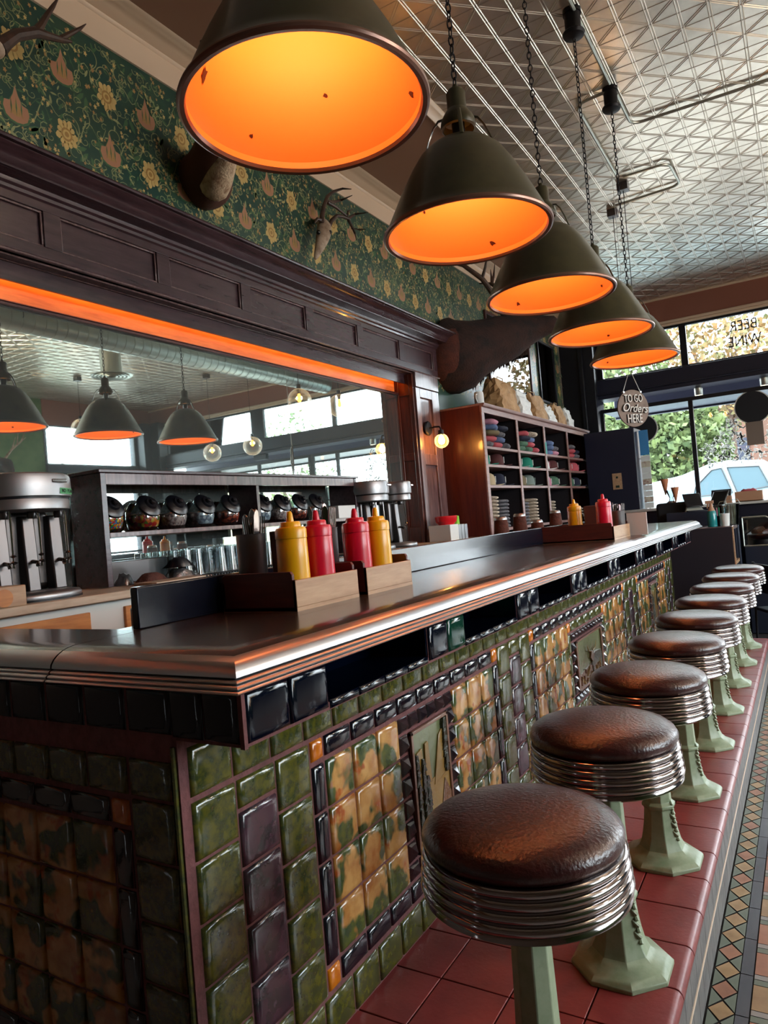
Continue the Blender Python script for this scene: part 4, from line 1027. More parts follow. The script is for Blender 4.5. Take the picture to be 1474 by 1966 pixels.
# ================================================================ THINGS ON THE BAR
def caddy(loc, lx, ly, label, group=None):
    t = thing('condiment_caddy', label, 'caddy', loc, group=group); th = .010; h = .078
    MB().box(-lx,0,0,ly,0,.010).build('bottom', 'maple', parent=t)
    MB().box(-th,0,0,ly,.010,h).build('side_panel', 'maple', parent=t, bevel=.0015)
    MB().box(-lx,-lx+th,0,ly,.010,h).build('side_panel', 'maple', parent=t, bevel=.0015)
    for y in (0, ly-th):
        m = MB(); m.prism([(-lx,y,.0),(-.0005,y,.0),(-.0005,y,.079),(-.010,y,.079),(-.010,y,.092),(-.016,y,.100),(-lx+.012,y,.100),(-lx,y,.092)], (0,th,0)); m.build('end_panel', 'red_wood', parent=t, bevel=.001)
    return t
caddy((-1.108,1.405,-.2), .247, .285, 'wooden condiment caddy nearest the camera on the bar')
caddy((-1.102,1.728,-.2), .247, .268, 'wooden condiment caddy just behind the nearest one')
caddy((-.95,4.13,-.2), .44, .42, 'wooden condiment caddy at the far end of the bar')
def bottle(loc, mt, label, s=1.0):
    t = thing('squeeze_bottle', label, 'bottle', loc, group='squeeze bottles in the caddies')
    MB().lathe([(0,0),(.040*s,0),(.0425*s,.004*s),(.0425*s,.05*s),(.0415*s,.12*s),(.0405*s,.17*s),(.0395*s,.172*s)], n=32).build('body', mt, parent=t, smooth=50)
    c = MB().lathe([(.0395*s,.172*s),(.0415*s,.173*s),(.0415*s,.194*s),(.038*s,.201*s),(.028*s,.203*s),(.027*s,.213*s),(.024*s,.216*s),(.0105*s,.217*s),(.0075*s,.238*s),(.0045*s,.244*s),(0,.244*s)], n=32).build('cap', mt, parent=t, smooth=40)
bottle((-1.165,1.475,-.19), 'mustard', 'yellow mustard bottle nearest the camera in the near caddy')
bottle((-1.165,1.590,-.19), 'ketchup', 'red ketchup bottle in the near caddy beside the yellow mustard')
bottle((-1.165,1.785,-.19), 'ketchup', 'red ketchup bottle in the second caddy, behind the first red one')
bottle((-1.165,1.905,-.19), 'mustard', 'orange yellow mustard bottle, rightmost of the four near bottles')
bottle((-1.20,4.25,-.19), 'mustard', 'mustard bottle in the far caddy', 1.0)
bottle((-1.02,4.22,-.19), 'ketchup', 'ketchup bottle in the far caddy beside the cutlery cup', 1.06)
def cutlery(loc, n, label, h=.125, s=1.0, seed=1):
    t = thing('cutlery_cup', label, 'cup', loc); r = random.Random(seed)
    MB().lathe([(0,.0),(.036*s,0),(.038*s,.004),(.040*s,h),(.042*s,h+.003),(.039*s,h+.003),(.036*s,.006),(0,.006)], n=32, cap=False).build('cup', 'steel', parent=t, smooth=40)
    return t
def knives(loc, n, grp, lab, h=.21, seed=1, spread=.022):
    r = random.Random(seed); first = None
    for i in range(n):
        a = r.uniform(0, 2*PI); rr = spread*math.sqrt(r.random()); tilt = r.uniform(-.10,.10); hh = h*r.uniform(.88,1.03)
        if first is None:
            m = MB(); m.prism([(-.008,0,0),(.008,0,0),(.011,0,hh*.55),(.0125,0,hh*.80),(.011,0,hh*.93),(.006,0,hh*.985),(0,0,hh),(-.006,0,hh*.985),(-.011,0,hh*.93),(-.0125,0,hh*.80),(-.011,0,hh*.55)], (0,.0022,0))
            o = tag(m.build('table_knife', 'cutlery', bevel=.0008, loc=(loc[0]+rr*math.cos(a), loc[1]+rr*math.sin(a), loc[2]+H)), lab, 'knife', grp); first = o
        else:
            o = first.copy(); COL.objects.link(o); o.location = (loc[0]+rr*math.cos(a), loc[1]+rr*math.sin(a), loc[2]+H)
        o.rotation_euler = (tilt, r.uniform(-.10,.10), r.uniform(-.5,2.2)); o.scale = (1,1,hh/h)
def forks(loc, n, grp, lab, h=.19, seed=3, spread=.02):
    r = random.Random(seed); first = None
    for i in range(n):
        a = r.uniform(0, 2*PI); rr = spread*math.sqrt(r.random())
        if first is None:
            m = MB(); m.tube([(0,0,0),(0,0,h*.62)], [.004,.0028], 6, sq=.6); m.prism([(-.009,0,h*.66),(.009,0,h*.66),(.010,0,h*.78),(-.010,0,h*.78)], (0,.0016,0)); m.prism([(-.003,0,h*.60),(.003,0,h*.60),(.009,0,h*.66),(-.009,0,h*.66)], (0,.0016,0))
            for q in range(4): x = -.0085+.0056*q; m.box(x,x+.0024,0,.0016,h*.77,h)
            o = tag(m.build('table_fork', 'cutlery', loc=(loc[0]+rr*math.cos(a), loc[1]+rr*math.sin(a), loc[2]+H)), lab, 'fork', grp); first = o
        else:
            o = first.copy(); COL.objects.link(o); o.location = (loc[0]+rr*math.cos(a), loc[1]+rr*math.sin(a), loc[2]+H)
        o.rotation_euler = (r.uniform(-.1,.1), r.uniform(-.1,.1), r.uniform(-1,2))
cutlery((-1.308,1.48,-.19), 6, 'steel cutlery cup behind the near mustard bottle', .19)
knives((-1.308,1.48,-.185), 7, 'knives in the near cutlery cup', 'steel table knives standing handle up in the near cutlery cup', .28, 2)
forks((-1.298,1.485,-.185), 6, 'forks in the near cutlery cup', 'steel forks standing tines up in the near cutlery cup', .235, 5, .025)
cutlery((-1.290,1.80,-.19), 6, 'steel cutlery cup behind the second caddy ketchup', .19)
knives((-1.290,1.80,-.185), 6, 'knives in the second cutlery cup', 'steel table knives standing in the second cutlery cup', .275, 8)
forks((-1.280,1.805,-.185), 7, 'forks in the second cutlery cup', 'steel forks standing tines up in the second cutlery cup', .25, 9, .025)
cutlery((-1.00,4.47,-.19), 6, 'steel cutlery cup at the right of the far caddy', .15, 1.1)
knives((-1.02,4.46,-.185), 6, 'knives in the far cutlery cup', 'table knives standing in the far cutlery cup', .22, 12, .03)
forks((-1.00,4.47,-.185), 6, 'forks in the far cutlery cup', 'forks standing in the far cutlery cup', .19, 14, .03)
# menus standing in the caddies
for i, (c, l) in enumerate((((-1.25,1.555,-.189), 'brown menu standing in the near caddy behind the mustard'), ((-1.24,1.705-.02,-.189), 'dark brown menu standing between the two near caddies'), ((-1.12,4.34,-.189), 'brown menu standing between the far bottles'))):
    o = MB().box(-.045,.045,-.006,.006,0,.195).box(-.045,.045,.008,.012,0,.19).build('menu', 'menu_brown', loc=(c[0],c[1],c[2]+H), bevel=.002); o.rotation_euler = (.04,0,.1*i); tag(o, l, 'menu')
tag(MB().prism([(-.98,4.62,-.2),(-.86,4.62,-.2),(-.855,4.60,-.06),(-.975,4.60,-.06)], (0,.01,0)).build('menu_card_stand', 'white_paper'), 'pale card stand right of the far caddy on the bar', 'stand')
# tumblers upside down beyond the rail
for i, (y, h) in enumerate(((3.84,.155),(4.15,.165),(4.47,.115),(4.87,.165))):
    t = thing('metal_tumbler', ['upturned brown metal tumbler, leftmost behind the bar rail', 'upturned brown metal tumbler, second and tallest behind the bar rail', 'upturned brown metal tumbler, third and lowest behind the bar rail', 'upturned brown metal tumbler, rightmost behind the bar rail'][i], 'tumbler', (-1.51,y,-.17), group='upturned tumblers behind the bar rail')
    MB().lathe([(.048,0),(.050,.002),(.050,.006),(.036,h-.012),(.034,h-.005),(.028,h),(0,h)], n=28, cap=False).build('body', 'steel', parent=t, smooth=40)
    MB().lathe([(.0497,.012),(.0378,h-.018)], n=28, cap=False).build('reflection_band', 'elk_light', parent=t)  # brown woodgrain reflection painted as a band round the steel body
tag(MB().box(-1.60,-1.452,1.3,5.1,-.245,-.17).build('glass_ledge', 'steel_dark', bevel=.004), 'metal ledge behind the bar rail carrying the tumblers', 'shelf')
# napkin / straw box on the back counter
def straws():
    t = thing('bar_caddy', 'white bar caddy with metal dividers on the back counter by the cabinet', 'caddy', (-2.62,5.42,-.185))
    MB().box(-.10,.10,-.14,.02,0,.135).build('body', 'white_paint', parent=t, bevel=.003)
    for y in (.022,.085,.15): MB().box(-.09,.10,y,y+.055,0,.13).build('divider', 'steel', parent=t, bevel=.003)
    m = MB(); r = random.Random(2)
    tag(MB().lathe([(.0,.0),(.06,.0),(.085,.03),(.09,.07),(.085,.075),(0,.072)], (0,0,0), 24, sy=1.2).build('red_basket', 'red_plastic', loc=(-2.60,5.38,-.052+H)), 'bright red plastic container in the bar caddy', 'container')
    first = None
    for i in range(7):
        o = tag(MB().tube([(0,0,0),(0,0,.20)], .007, 8).build('drinking_straw', 'lime'), 'lime green drinking straws standing in the bar caddy', 'straw', 'lime straws in the bar caddy') if not first else first.copy()
        if first: COL.objects.link(o)
        first = o; o.location = (-2.60+r.uniform(-.03,.03), 5.55+r.uniform(-.03,.03), -.178+H); o.rotation_euler = (r.uniform(-.22,.02), r.uniform(-.15,.15), 0)
straws()
# ================================================================ MERCHANDISE CABINET
CY0, CY1, CXF = 5.99, 9.62, -2.45
def cabinet():
    t = thing('display_cabinet', 'tall dark red wood cabinet with four columns of merchandise shelves', 'cabinet', (0,0,0))
    MB().box(XL,CXF-.012,CY0,CY0+.04,-H,1.0).build('side_panel', 'cab_wood', parent=t, bevel=.003)
    MB().box(XL,CXF-.012,CY1-.04,CY1,-H,1.0).build('side_panel', 'cab_wood', parent=t, bevel=.003)
    MB().box(XL,XL+.02,CY0+.04,CY1-.04,-H,1.0).build('back_panel', 'cab_in', parent=t)
    m = MB(); m.prism([(CXF-.02,CY0,.935),(CXF+.002,CY0,.935),(CXF+.002,CY0,.985),(CXF+.02,CY0,.99),(CXF+.03,CY0,1.005),(CXF+.03,CY0,1.018),(CXF-.02,CY0,1.018)], (0,CY1-CY0+.03,0)); m.box(XL,CXF-.02,CY0,CY1,1.0,1.018)
    m.build('top', 'cab_face', parent=t, bevel=.002)
    yd = [CY0,6.895,7.775,8.665,CY1-.05]
    for y in (6.88,7.76,8.65): MB().box(XL+.02,CXF-.012,y,y+.03,-1.2,.94).build('partition', 'cab_in', parent=t)
    f = MB(); f.box(CXF-.012,CXF,CY0,CY0+.062,-1.2,.94); f.box(CXF-.012,CXF,CY1-.055,CY1,-1.2,.94)
    for y in (6.87,7.74,8.63): f.box(CXF-.012,CXF,y,y+.055,-1.2,.94)
    f.build('face_frame', 'cab_face', parent=t, bevel=.002)
    for a, b in zip((6.04,6.925,7.80,8.69), (6.87,7.74,8.63,9.565)):
        for z in (.606,.440,.247,-.158): MB().box(XL+.03,CXF-.004,a,b,z,z+.026).build('shelf_board', 'cab_face', parent=t, bevel=.002)
    MB().box(XL,CXF-.002,CY0+.04,CY1-.04,-H,-.18).build('base_cabinet', 'cab_wood', parent=t, bevel=.003)
    MB().box(CXF,CXF+.004,7.755,7.80,.63,.76).build('price_card', 'awning_teal', parent=t)
cabinet()
def folded(name, w, d, h, seed):
    m = MB(); r = random.Random(seed); n = 14; k = 7; vs = []
    for j in range(k+1):
        a = PI*j/k
        for i in range(n*2):
            b = 2*PI*i/(n*2); cx = math.copysign(abs(math.cos(b))**.45, math.cos(b)); cy = math.copysign(abs(math.sin(b))**.45, math.sin(b)); rr = math.sin(a)**.35 if 0 < j < k else .05
            q = 1+r.uniform(-.03,.03); vs.append((cx*w*rr*q, cy*d*rr*q, h*(.5-.5*math.cos(a))+r.uniform(-.003,.003)))
    N_ = n*2; fs = [(j*N_+i, j*N_+(i+1) % N_, (j+1)*N_+(i+1) % N_, (j+1)*N_+i) for j in range(k) for i in range(N_)]
    m.add(vs, fs); return m
proto_cloth = {}
def shirt(y, x, z, mt, w=.11, d=.11, h=.055, rz=0, label='', grp='', name='folded_shirt', cat='shirt'):
    key = (mt, name); m = folded(name, w, d, h, len(proto_cloth))
    if key in proto_cloth: o = proto_cloth[key].copy(); COL.objects.link(o); o.scale = (w/.11, d/.11, h/.055)
    else:
        o = folded(name, .11, .11, .055, len(proto_cloth)).build(name, mt, smooth=80); proto_cloth[key] = o; o.scale = (w/.11, d/.11, h/.055)
    o.location = (x, y, z+H); o.rotation_euler = (0,0,rz); tag(o, label, cat, grp); return o
bays = [(6.06,6.86),(6.94,7.73),(7.81,8.62),(8.70,9.55)]; bn = ['first (leftmost)', 'second', 'third', 'fourth (rightmost)']
tops = [['cloth_grey','cloth_red','cloth_grey','cloth_red','cloth_blue','cloth_olive','cloth_grey','cloth_blue','cloth_navy','cloth_pink'],
        ['cloth_green','cloth_green','cloth_red','cloth_green','cloth_red','cloth_navy','cloth_blue','cloth_red','cloth_cream'],
        ['cloth_blue','cloth_pink','cloth_blue','cloth_grey','cloth_blue'],
        ['cloth_red','cloth_grey','cloth_red','cloth_navy','cloth_grey']]
cn = {'cloth_grey':'grey','cloth_red':'coral red','cloth_blue':'blue','cloth_olive':'olive','cloth_navy':'navy','cloth_pink':'pink','cloth_green':'green','cloth_cream':'cream','cloth_teal':'teal','cloth_maroon':'maroon','cloth_tan':'tan','cloth_sage':'sage','white_paper':'white'}
for b, ((ya, yb), cl) in enumerate(zip(bays, tops)):
    lev = [3,2,2,2,1] if len(cl) > 8 else [2,2,1]
    i = 0
    for li, c in enumerate(lev):
        for q in range(c):
            if i >= len(cl): break
            y = ya+.14+q*.21+.03*li+(.0 if c == 3 else .06); mt = cl[i]
            shirt(y, -2.585+.01*(i % 3), .632+li*.056, mt, .12, .10, .058, .15*((i*7) % 5-2), 'rolled %s shirt on the top shelf of the %s cabinet column' % (cn[mt], bn[b]), 'rolled %s shirts, top shelf, %s column' % (cn[mt], bn[b]))
            i += 1
def cap_proto(name, mt, mt2):
    t = thing(name, '', 'hat', (0,0,0))
    MB().lathe([(.088,0),(.090,.03),(.086,.075),(.074,.105),(.05,.122),(.02,.128),(0,.129)], n=24, cap=False).build('crown', mt, parent=t, smooth=60)
    br = MB(); vs = []
    for i in range(13):
        a = -1.15+2.3*i/12; vs += [(.086*math.cos(a), .088*math.sin(a), .006), ((.086+.085*math.cos(a*.9)**.6)*math.cos(a*.62), .105*math.sin(a), -.0+.012*math.cos(a*1.3))]
    br.add(vs, [(2*i,2*i+1,2*i+3,2*i+2) for i in range(12)]); br.build('brim', mt, parent=t, solid=.004)
    MB().box(.080,.090,-.035,.035,.03,.092).build('front_patch', mt2, parent=t, bevel=.006)
    return t
caps = [(0,1,6.20,'cloth_teal','white_paper'),(0,1,6.56,'cloth_maroon','white_paper'),(1,1,7.08,'cloth_sage','white_paper'),(1,1,7.42,'cloth_teal','white_paper'),(2,1,8.0,'white_paper','cloth_pink'),(2,1,8.32,'cloth_maroon','white_paper'),(3,1,8.92,'cloth_red','white_paper'),(3,1,9.22,'cloth_red','cloth_pink'),
        (0,2,6.30,'cloth_tan','white_paper'),(0,2,6.56,'cloth_navy','white_paper'),(1,2,7.16,'cloth_olive','white_paper'),(1,2,7.44,'cloth_sage','cloth_sage'),(2,2,8.02,'cloth_pink','white_paper'),(2,2,8.32,'cloth_green','white_paper'),(3,2,8.95,'cloth_green','white_paper'),(3,2,9.25,'cloth_navy','white_paper')]
for i, (b, r, y, a, c) in enumerate(caps):
    t = cap_proto('baseball_cap', a, c); t.location = (-2.59, y, (.466 if r == 1 else .273)+H); t.rotation_euler = (0,0,.5)
    t['label'] = '%s baseball cap on the %s cap shelf, %s cabinet column, %s one' % (cn[a], 'upper' if r == 1 else 'lower', bn[b], 'left' if i % 2 == 0 else 'right'); t['group'] = 'baseball caps in the cabinet'
stacks = [(0,6.20,9,'cloth_cream'),(0,6.47,8,'cloth_grey'),(1,7.05,7,'cloth_grey'),(1,7.34,8,'cloth_cream'),(2,7.96,7,'cloth_cream'),(3,8.86,6,'cloth_grey'),(3,9.1,4,'cloth_cream')]
for b, y, n, mt in stacks:
    for k in range(n):
        r = random.Random(int(y*100)+k)
        shirt(y+r.uniform(-.008,.008), -2.60, -.132+k*.034, mt, .13, .11, .036, r.uniform(-.04,.04), 'folded %s t-shirt in a stack on the bottom shelf, %s cabinet column' % (cn[mt], bn[b]), '%s t-shirt stack at the bottom of the %s column' % (cn[mt], bn[b]), 'folded_tshirt', 't-shirt')
# bags on the cabinet
def bag(loc, w, d, h, mt, label, seed, lean=0, rz=0):
    r = random.Random(seed); t = thing('shopping_bag', label, 'bag', loc, rz); m = MB(); vs = []; K = 8; N_ = 16
    for j in range(K+1):
        v = j/K
        for i in range(N_):
            a = 2*PI*i/N_; cx = max(-1, min(1, 1.35*math.cos(a))); cy = max(-1, min(1, 1.35*math.sin(a)))
            ww = w*(1-.12*v*v); dd = d*(1-.6*v*v)
            vs.append((cx*dd+r.uniform(-.012,.012)*(v > 0)+lean*v, cy*ww+r.uniform(-.014,.014)*(v > 0), h*v*(1+r.uniform(-.06,.06)*(v > 0))))
    m.add(vs, [(j*N_+i, j*N_+(i+1) % N_, (j+1)*N_+(i+1) % N_, (j+1)*N_+i) for j in range(K) for i in range(N_)]+[tuple(range(N_))[::-1], tuple(K*N_+i for i in range(N_))])
    m.build('body', mt, parent=t, smooth=0)
    for s in (-1,1): MB().tube([(s*.012+lean,-w*.35,h*.92),(s*.02+lean,-w*.28,h*1.12),(s*.02+lean,w*.28,h*1.12),(s*.012+lean,w*.35,h*.92)], .005, 6).build('handle', mt, parent=t)
    return t
bag((-2.62,6.92,1.018), .26,.13,.34, 'tan_paper', 'large crumpled brown paper bag on the cabinet beneath the elk', 1)
bag((-2.60,7.40,1.018), .17,.11,.27, 'white_paper', 'white printed bag between the two brown bags on the cabinet', 2)
bag((-2.62,7.93,1.018), .22,.12,.31, 'tan_paper', 'middle brown paper bag on the cabinet top', 3)
bag((-2.60,8.32,1.018), .15,.10,.22, 'white_paper', 'white printed bag right of the middle brown bag', 4)
bag((-2.62,8.78,1.018), .18,.11,.28, 'tan_paper', 'smallest brown paper bag near the right end of the cabinet', 5)
bag((-2.60,9.12,1.018), .13,.10,.25, 'white_paper', 'rightmost white bag on the cabinet top by the dark column', 6)
def mug():
    t = thing('white_mug', 'white jug standing at the left front corner of the cabinet top', 'mug', (-2.52,6.13,1.018))
    MB().lathe([(0,0),(.04,0),(.045,.01),(.045,.10),(.040,.125),(.036,.126),(.038,.1),(.036,.012),(0,.01)], n=24, cap=False).build('body', 'white_paper', parent=t)
    MB().tube([(0,-.044,.1),(0,-.07,.095),(0,-.075,.06),(0,-.045,.03)], .006, 8).build('handle', 'white_paper', parent=t)
mug()
# framed pictures
def frame(y0, y1, z0, z1, mt, pic, label):
    t = thing('picture_frame', label, 'picture', (XL+.003,(y0+y1)/2,(z0+z1)/2)); a, b = (y1-y0)/2, (z1-z0)/2; w = .03
    MB().box(0,.025,-a,a,-b,-b+w).box(0,.025,-a,a,b-w,b).box(0,.025,-a,-a+w,-b+w,b-w).box(0,.025,a-w,a,-b+w,b-w).build('frame', mt, parent=t, bevel=.003)
    MB().box(0,.008,-a+w,a-w,-b+w,b-w).build('print', pic, parent=t); MB().box(.010,.012,-a+w,a-w,-b+w,b-w).build('glass', 'pane', parent=t)
frame(7.30,8.72,1.42,2.25, 'menu_brown', 'window_white', 'large brown framed pale picture behind the elk head')
frame(9.05,9.75,1.42,2.25, 'frame_black', 'print', 'thin dark framed picture near the window column')
# ================================================================ TROPHIES
ELKP = [(-2.868,6.27,1.565),(-2.80,6.28,1.56),(-2.70,6.30,1.565),(-2.60,6.37,1.61),(-2.50,6.45,1.645),(-2.40,6.52,1.68),(-2.30,6.60,1.715),(-2.19,6.66,1.75),(-2.08,6.72,1.775),(-1.99,6.745,1.782),(-1.94,6.755,1.78),(-1.91,6.76,1.778),(-1.895,6.765,1.777)]
def elk():
    t = thing('elk_mount', 'dark brown elk head mount with raised muzzle and shaggy throat', 'taxidermy', (0,0,0))
    pts = [Vector(p) for p in ELKP]; rs = [.36,.365,.335,.272,.243,.232,.20,.150,.115,.088,.078,.045,.012]
    MB().tube(pts, rs, 28).build('head_and_neck', 'elk', parent=t, smooth=80)
    MB().tube([Vector((-2.868,6.22,1.60)), Vector((-2.80,6.20,1.54)), Vector((-2.72,6.21,1.48)), Vector((-2.64,6.24,1.42)), Vector((-2.60,6.26,1.39))], [.31,.33,.30,.18,.05], 24).build('shoulder_cape', 'elk_light', parent=t, smooth=80, sub=1)
    r = random.Random(3); b = MB()
    for i in range(260):
        s = r.random(); k = s*(len(pts)-6); j = int(k); q = pts[j].lerp(pts[j+1], k-j); rr = rs[j]*(1-(k-j))+rs[j+1]*(k-j)
        if j < 2: continue
        side = r.uniform(-.7,.7); d = Vector((.35*math.sin(side)+.1, .3*math.sin(side), -1)).normalized()
        a = q+Vector((.25*math.sin(side)*rr, .8*math.sin(side)*rr, -rr*.93*math.cos(side))); e = a+Vector((.02,.0,-1))*r.uniform(.03,.075)
        b.tube([a, a.lerp(e,.5)+Vector((.006,0,0)), e], [.010,.006,.001], 4)
    b.build('throat_hair', 'elk', parent=t, smooth=0)
    h = pts[7]
    for s in (-1,1):
        e = Vector((pts[6].x-.02, pts[6].y+s*.13, pts[6].z+rs[6]*.8))
        MB().tube([e, e+Vector((-.04,s*.07,.08)), e+Vector((-.10,s*.10,.14))], [.03,.045,.006], 12, sq=.4).build('ear', 'elk', parent=t)
        MB().ball((pts[8].x, pts[8].y+s*rs[8]*.9, pts[8].z+rs[8]*.35), .022, 12).build('eye', 'nose', parent=t)
        MB().ball((pts[11].x+.012, pts[11].y+s*.03, pts[11].z+.01), .018, 12).build('nostril', 'nose', parent=t)
    # antlers sweep back toward the wall
    o = Vector((pts[6].x-.05, pts[6].y, pts[6].z+rs[6]*.85))
    for s in (-1,1):
        A = [o+Vector((0,s*.05,0)), o+Vector((-.03,s*.14,.16)), o+Vector((-.12,s*.26,.36)), o+Vector((-.26,s*.36,.50)), o+Vector((-.42,s*.42,.56))]
        m = MB(); m.tube(A, [.032,.028,.025,.02,.006], 10)
        for j, (dx, dz, L) in enumerate(((.5,.2,.2),(.35,.6,.24),(.15,.9,.20),(-.1,1,.14))):
            q = A[j+ (1 if j < 3 else 0)] if j < 4 else A[3]; d = Vector((dx, s*.25, dz)).normalized()
            m.tube([q, q+d*L*.5+Vector((0,0,-.01)), q+d*L+Vector((0,0,.03))], [.018,.013,.003], 8)
        m.build('antler', 'antler', parent=t)
elk()
def skull():
    t = thing('deer_skull', 'bleached deer skull with branching antlers on the floral wallpaper', 'taxidermy', (XL,4.08,2.0))
    L = lambda x, y, X=-2.75: P(x, y, 'X', X)-Vector((XL,4.08,2.0))
    base = L(622,434); nose = L(604,500,-2.74)
    MB().tube([L(606,424,-2.868), L(617,425,-2.80), L(624,432,-2.76), L(621,450,-2.73), L(616,468,-2.72), L(610,484,-2.73), nose], [.03,.035,.055,.056,.040,.026,.010], 16, sq=.8).build('skull', 'bone', parent=t, smooth=80, sub=1)
    for s in (0,1):
        MB().ball(tuple(L(611+22*s,446,-2.70+.0*s)), .016, 12).build('eye_socket', 'nose', parent=t)
    A = MB(); A.tube([L(617,430), L(618,415), L(622,395), L(628,378), L(640,368), L(658,362), L(674,363,-2.6)], [.020,.017,.015,.013,.011,.008,.003], 10)
    A.tube([L(626,385), L(640,388), L(656,384), L(676,375,-2.6)], [.012,.011,.008,.002], 8); A.tube([L(628,388), L(645,398), L(662,412), L(668,416)], [.015,.012,.008,.004], 8)
    A.tube([L(617,424), L(609,420), L(604,428)], [.016,.011,.003], 8)
    A.build('antler', 'antler', parent=t)
    B = MB(); B.tube([L(630,438), L(636,424), L(646,414), L(658,416), L(668,420), L(676,436), L(682,450), L(684,460,-2.6)], [.018,.015,.013,.012,.013,.010,.007,.002], 10)
    B.tube([L(668,420), L(682,411), L(706,408,-2.6)], [.012,.009,.002], 8); B.tube([L(676,438), L(690,441), L(702,440,-2.6)], [.010,.008,.002], 8); B.tube([L(666,418), L(668,406), L(678,402)], [.010,.008,.002], 8)
    B.build('antler', 'antler', parent=t)
skull()
def deer():
    t = thing('deer_mount', 'deer shoulder mount half hidden behind the nearest pendant lamp', 'taxidermy', (0,0,0))
    secs = [(392,352,56,XL+.01),(392,346,55,-2.82),(398,332,47,-2.74),(406,306,40,-2.64),(416,272,36,-2.52),(425,240,30,-2.42)]
    pts = [P(x, y, 'X', X) for x, y, r, X in secs]; rs = [r*(p.dot(FW))/FPX for (x, y, r, X), p in zip(secs, pts)]
    MB().tube(pts, rs, 24, sq=1).build('neck', 'fur_brown', parent=t, smooth=80, sub=1)
    f = [(404,372,30,-2.80),(416,350,30,-2.72),(426,320,27,-2.62),(440,285,20,-2.52),(446,250,18,-2.42)]
    fp = [P(x, y, 'X', X+.06) for x, y, r, X in f]; MB().tube(fp, [r*(p.dot(FW))/FPX for (x, y, r, X), p in zip(f, fp)], 16).build('throat', 'fur_white', parent=t, smooth=80, sub=1)
    e = pts[-1]
    MB().tube([e+Vector((-.03,0,.0)), e+Vector((.02,.02,.06)), e+Vector((.12,.05,.04)), e+Vector((.22,.09,-.02)), e+Vector((.25,.10,-.03))], [.075,.08,.06,.035,.012], 16).build('head', 'fur_brown', parent=t, smooth=80, sub=1)
    for s in (-1,1):
        MB().tube([e+Vector((0,s*.07,.08)), e+Vector((-.02,s*.15,.12)), e+Vector((-.02,s*.2,.13))], [.02,.03,.004], 10, sq=.4).build('ear', 'fur_brown', parent=t)
        MB().tube([e+Vector((0,s*.04,.12)), e+Vector((.0,s*.12,.24)), e+Vector((.06,s*.16,.32)), e+Vector((.12,s*.12,.36))], [.018,.015,.012,.003], 8).build('antler', 'antler', parent=t)
deer()
def antler_left():
    t = thing('antler_mount', 'dark forked antler reaching in from the top left corner', 'taxidermy', (XL,1.55,2.02))
    L = lambda x, y, X=-2.6: P(x, y, 'X', X)-Vector((XL,1.55,2.02))
    MB().box(0,.03,-.10,.10,-.14,.12).build('plaque', 'menu_brown', parent=t, bevel=.015)
    MB().tube([(.02,0,0), (.12,0,.03), L(-25,100), L(-5,92)], [.06,.055,.05,.035], 12).build('skull', 'bone', parent=t)
    m = MB(); m.tube([L(-4,92), L(10,82), L(30,68), L(68,62), L(95,70), L(120,77), L(137,80)], [.036,.028,.024,.022,.017,.013,.006], 10)
    m.tube([L(68,62), L(78,50), L(90,30), L(102,12), L(112,-4)], [.019,.016,.012,.009,.003], 8); m.tube([L(115,75), L(140,62), L(155,54), L(165,46)], [.013,.010,.007,.002], 8)
    m.build('antler', 'antler', parent=t)
antler_left()
def mirror_stag():
    t = thing('stag_mount', 'antlered stag mount on the green wall, seen only in the mirror', 'taxidermy', (XR,6.9,1.35), PI)
    MB().tube([(0,0,0),(.2,0,.05),(.34,0,.16),(.44,0,.14),(.56,0,.02),(.6,0,0)], [.24,.2,.13,.11,.06,.03], 16).build('head_and_neck', 'elk', parent=t, smooth=80)
    for s in (-1,1):
        m = MB(); m.tube([(.32,s*.06,.26),(.30,s*.2,.42),(.36,s*.34,.56),(.46,s*.36,.72)], [.022,.018,.014,.004], 8)
        for q, d in (((.30,s*.2,.42),(.1,s*.02,.2)),((.33,s*.28,.5),(.12,-s*.04,.18)),((.34,s*.30,.52),(-.02,s*.16,.12))): m.tube([q, (q[0]+d[0],q[1]+d[1],q[2]+d[2])], [.013,.003], 6)
        m.build('antler', 'bone', parent=t)
mirror_stag()
# ================================================================ FAR END
def sign():
    c = P(1215,784,'Y',6.15); t = thing('hanging_sign', 'round wooden sign reading TO GO Orders HERE hung on a cord', 'sign', (c.x,c.y,c.z), math.radians(50)); R = .155
    MB().lathe([(0,-.006),(R,-.006),(R,.006),(0,.006)], n=64, axis='Y').build('board', 'sign_wood', parent=t, bevel=.002)
    for txt, z, s, sx in (('TO GO',.078,.090,.62), ('HERE',-.090,.105,.62)):
        a = textmesh('letter_backing', txt, s, 'sign_dark', parent=t, loc=(-.005,-.010,z-.002), rot=(PI/2,0,0), ext=.003, sx=sx*1.02)
        textmesh('lettering', txt, s, 'sign_white', parent=t, loc=(0,-.016,z), rot=(PI/2,0,0), ext=.0015, sx=sx)
    textmesh('letter_backing', 'Orders', .098, 'sign_dark', parent=t, loc=(-.004,-.014,-.006), rot=(PI/2,.08,0), ext=.003, sx=.86, shear=.35)
    textmesh('lettering', 'Orders', .098, 'sign_white', parent=t, loc=(.001,-.021,-.003), rot=(PI/2,.08,0), ext=.0015, sx=.86, shear=.35)
    MB().tube([(-.085,0,.14),(0,0,.33),(.085,0,.14)], .003, 6).tube([(0,0,.33),(0,0,2.75-c.z)], .0022, 6).build('cord', 'white_paper', parent=t)
    for s in (-1,1): MB().lathe([(0,-.010),(.009,-.010),(.009,.010),(0,.010)], (s*.085,0,.135), 12, axis='Y').build('hook', 'steel', parent=t)
sign()
